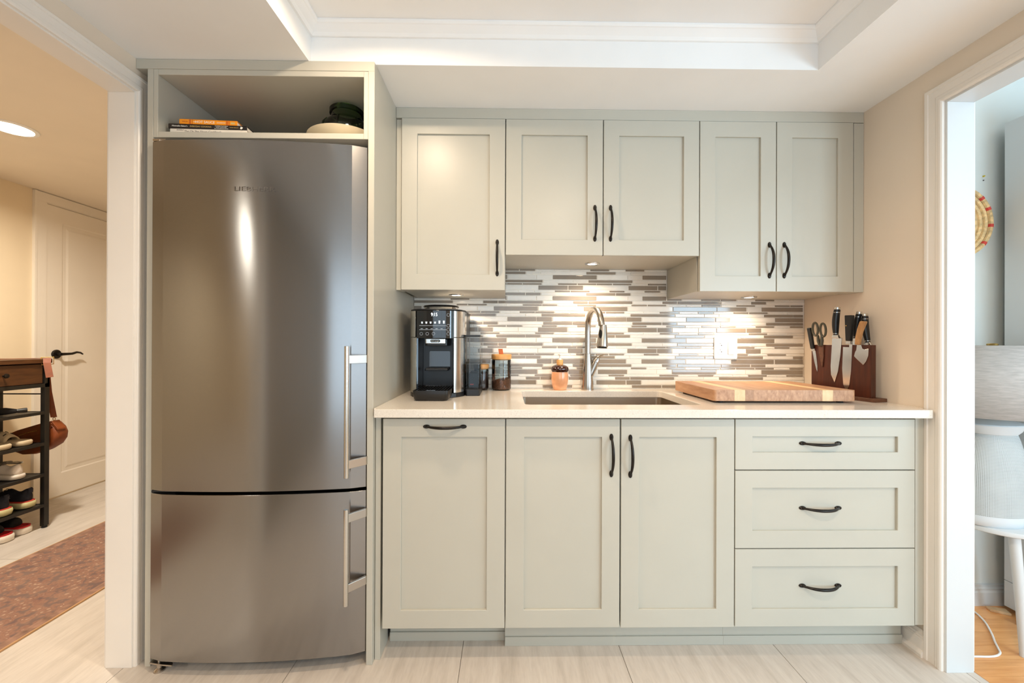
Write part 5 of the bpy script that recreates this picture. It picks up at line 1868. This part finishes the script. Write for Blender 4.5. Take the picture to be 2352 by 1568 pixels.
m.add([(0.122, -0.104, 0.614), (0.150, -0.084, 0.614), (0.158, -0.094, 0.585), (0.132, -0.113, 0.585), (0.166, -0.128, 0.495), (0.190, -0.108, 0.500)], [(0, 1, 2, 3), (3, 2, 5, 4)])
tl_ = m.build('strap_tail', M['bagleather'], BG, fix=False)
sd = tl_.modifiers.new('solid', 'SOLIDIFY')
sd.thickness = 0.003
m = MB()
bk_ = [(0.112, -0.106, 0.618), (0.156, -0.076, 0.62), (0.166, -0.086, 0.578), (0.122, -0.112, 0.574), (0.112, -0.106, 0.618)]
m.tube(bk_, 0.0026, 6)
m.build('buckle', M['gold'], BG)
m = MB()
m.tube([(0.112, -0.09, 0.6135), (0.08, -0.14, 0.6135), (0.02, -0.26, 0.6135), (-0.05, -0.42, 0.6135)], 0.0035, 6, flat=(2.2, 0.5))
m.build('strap_over_top', M['bagleather'], BG)

# ------------------------------------------------------------------ side room: tall white cabinet
WC = thing('tall_white_cabinet', 'tall plain white cabinet in the room beyond the right doorway', 'cabinet', (2.47, 1.45, 0))
MB().box(-0.2975, 0.3, 0.035, 0.335, 0.135, 2.122).build('body', M['white'], WC, bev=0.0015)
MB().box(-0.2975, 0.3, 0.035, 0.335, 0.022, 0.1335).build('plinth', M['white'], WC, bev=0.0015)
for sx_ in (-0.25, 0.25):
    for sy_ in (0.08, 0.29):
        m = MB()
        m.lathe([(0.0, 0.0), (0.02, 0.0), (0.02, 0.022), (0.0, 0.022)], 14, sx_, sy_)
        m.build('foot', M['blackp'], WC)
WG = thing('wood_shim', 'flat offcut of pale wood on the floor by the white cabinet', 'wood block', (2.137, 1.775, 0.0), (0, 0, math.radians(-14)))
MB().prism([(-0.034, -0.008), (0.026, -0.026), (0.032, 0.012), (-0.032, 0.018)], 0.0, 0.011, 'z').build('block', M['palewood'], WG, bev=0.002)

# ------------------------------------------------------------------ side table and lamp
TB = thing('side_table', 'round white side table carrying the lamp', 'table', (1.975, 1.66, 0))
m = MB()
m.lathe([(0.0, 0.434), (0.150, 0.434), (0.158, 0.438), (0.160, 0.446), (0.158, 0.454), (0.152, 0.4565), (0.0, 0.4565)], 56)
m.build('table_top', M['white'], TB, smooth=True)
for a in (math.radians(250), math.radians(10), math.radians(130)):
    m = MB()
    m.tube([(0.105 * math.cos(a), 0.105 * math.sin(a), 0.4335), (0.135 * math.cos(a), 0.135 * math.sin(a), 0.2), (0.15 * math.cos(a), 0.15 * math.sin(a), 0.0)], [0.017, 0.015, 0.011], 14)
    m.build('leg', M['white'], TB, smooth=True)
LP = thing('table_lamp', 'table lamp with scored grey-white ceramic base and grey linen shade', 'lamp', (1.926, 1.622, 0.4565))
m = MB()
m.lathe([(0.0, 0.0), (0.108, 0.0), (0.118, 0.006), (0.126, 0.028), (0.1255, 0.042), (0.0, 0.042)], 56, sy=0.62)
m.build('foot', M['bluewhite'], LP, smooth=True)
m = MB()
m.lathe([(0.0, 0.0422), (0.125, 0.0422), (0.1255, 0.09), (0.124, 0.15), (0.118, 0.21), (0.107, 0.27), (0.092, 0.325), (0.082, 0.352), (0.0, 0.352)], 64, sy=0.62)
m.build('body', M['weave'], LP, smooth=True)
m = MB()
m.lathe([(0.0, 0.3522), (0.082, 0.3522), (0.092, 0.362), (0.108, 0.388), (0.105, 0.392), (0.06, 0.404), (0.03, 0.409), (0.0, 0.409)], 56, sy=0.7)
m.build('collar', M['bluewhite'], LP, smooth=True)
m = MB()
m.lathe([(0.0, 0.4092), (0.021, 0.4092), (0.021, 0.424), (0.008, 0.426), (0.008, 0.47), (0.0, 0.47)], 24)
m.build('neck', M['gold'], LP, smooth=True)
m = MB()
m.lathe([(0.205, 0.426), (0.196, 0.697)], 64, sy=0.82, close=True)
sh_ = m.build('lamp_shade', M['shade'], LP, smooth=True)
sd = sh_.modifiers.new('solid', 'SOLIDIFY')
sd.thickness = 0.002
m = MB()
m.tube([(-0.19, 0, 0.692), (0, 0, 0.692), (0.19, 0, 0.692)], 0.0018, 6)
m.tube([(0, 0, 0.47), (0, 0, 0.70)], 0.0022, 6)
m.lathe([(0.0, 0.694), (0.016, 0.694), (0.017, 0.703), (0.013, 0.7055), (0.0, 0.7055)], 18)
m.build('finial', M['gold'], LP, smooth=True)
pts = [(1.727, 1.565), (1.700, 1.524), (1.7617, 1.516), (1.8128, 1.5176), (1.8503, 1.5323), (1.872, 1.556), (1.90, 1.59), (1.9309, 1.6239), (1.965, 1.665), (1.9948, 1.7055), (2.02, 1.755), (2.03, 1.80)]
sm = []
for i_ in range(len(pts) - 1):
    p0, p1, p2, p3 = pts[max(i_ - 1, 0)], pts[i_], pts[i_ + 1], pts[min(i_ + 2, len(pts) - 1)]
    for q in (0, 0.2, 0.4, 0.6, 0.8):
        sm.append(tuple(0.5 * (2 * b + (c - a) * q + (2 * a - 5 * b + 4 * c - d) * q * q + (3 * b - a - 3 * c + d) * q ** 3) for a, b, c, d in zip(p0, p1, p2, p3)))
sm.append(pts[-1])
m = MB()
m.tube([(a, b, 0.0038) for a, b in sm], 0.0034, 8)
tag(m.build('lamp_cord', M['cord'], smooth=True), 'white lamp cord looping across the oak floor', 'cord')
# woven wall basket
WB = thing('wall_basket', 'coiled straw basket with red stitches on the wall beyond the right doorway', 'basket', (1.9641, 1.829, 1.691))
for k_ in range(9):
    r_ = 0.014 + 0.0172 * k_
    m = MB()
    yy = -0.012 - 0.028 * (k_ / 8.0) ** 2
    m.tube([(r_ * math.cos(a), yy, r_ * math.sin(a)) for a in [2 * PI * i / 40 for i in range(41)]], 0.0092, 8, cap=False)
    cl = m.build('coil', M['straw'], WB, smooth=True)
    if k_ == 8:
        for a0 in (0.76, 0.40, -0.1, -0.66, -1.2, 1.3, 1.9, 2.5, 3.1, 3.8, 4.4):
            q = MB()
            q.tube([(r_ * math.cos(a0 + d_), yy, r_ * math.sin(a0 + d_)) for d_ in (-0.045, -0.015, 0.015, 0.045)], 0.0099, 8)
            q.build('red_stitch', M['strawred'], cl, smooth=True)
PN = thing('wall_pin', 'tiny yellow pin in the wall above the straw basket', 'pin', (2.1298, 1.8295, 1.9085))
m = MB()
m.tube([(0, 0, 0), (0, -0.006, 0)], [0.0035, 0.003], 10)
m.build('head', pm('yellow_plastic', (222, 196, 40), 0.4), PN, smooth=True)
m = MB()
m.tube([(0, 0, -0.018), (0, -0.003, -0.018)], 0.0022, 8)
m.build('nail', M['slot'], PN)
DS = thing('door_stop', 'dark rubber dome on the oak floor at the lower right corner of the photo', 'door stop', (1.752, 1.352, 0))
m = MB()
m.lathe([(0.0, 0.0), (0.026, 0.0), (0.0262, 0.01), (0.022, 0.022), (0.012, 0.029), (0.0, 0.031)], 24)
m.build('dome', M['rubber'], DS, smooth=True)
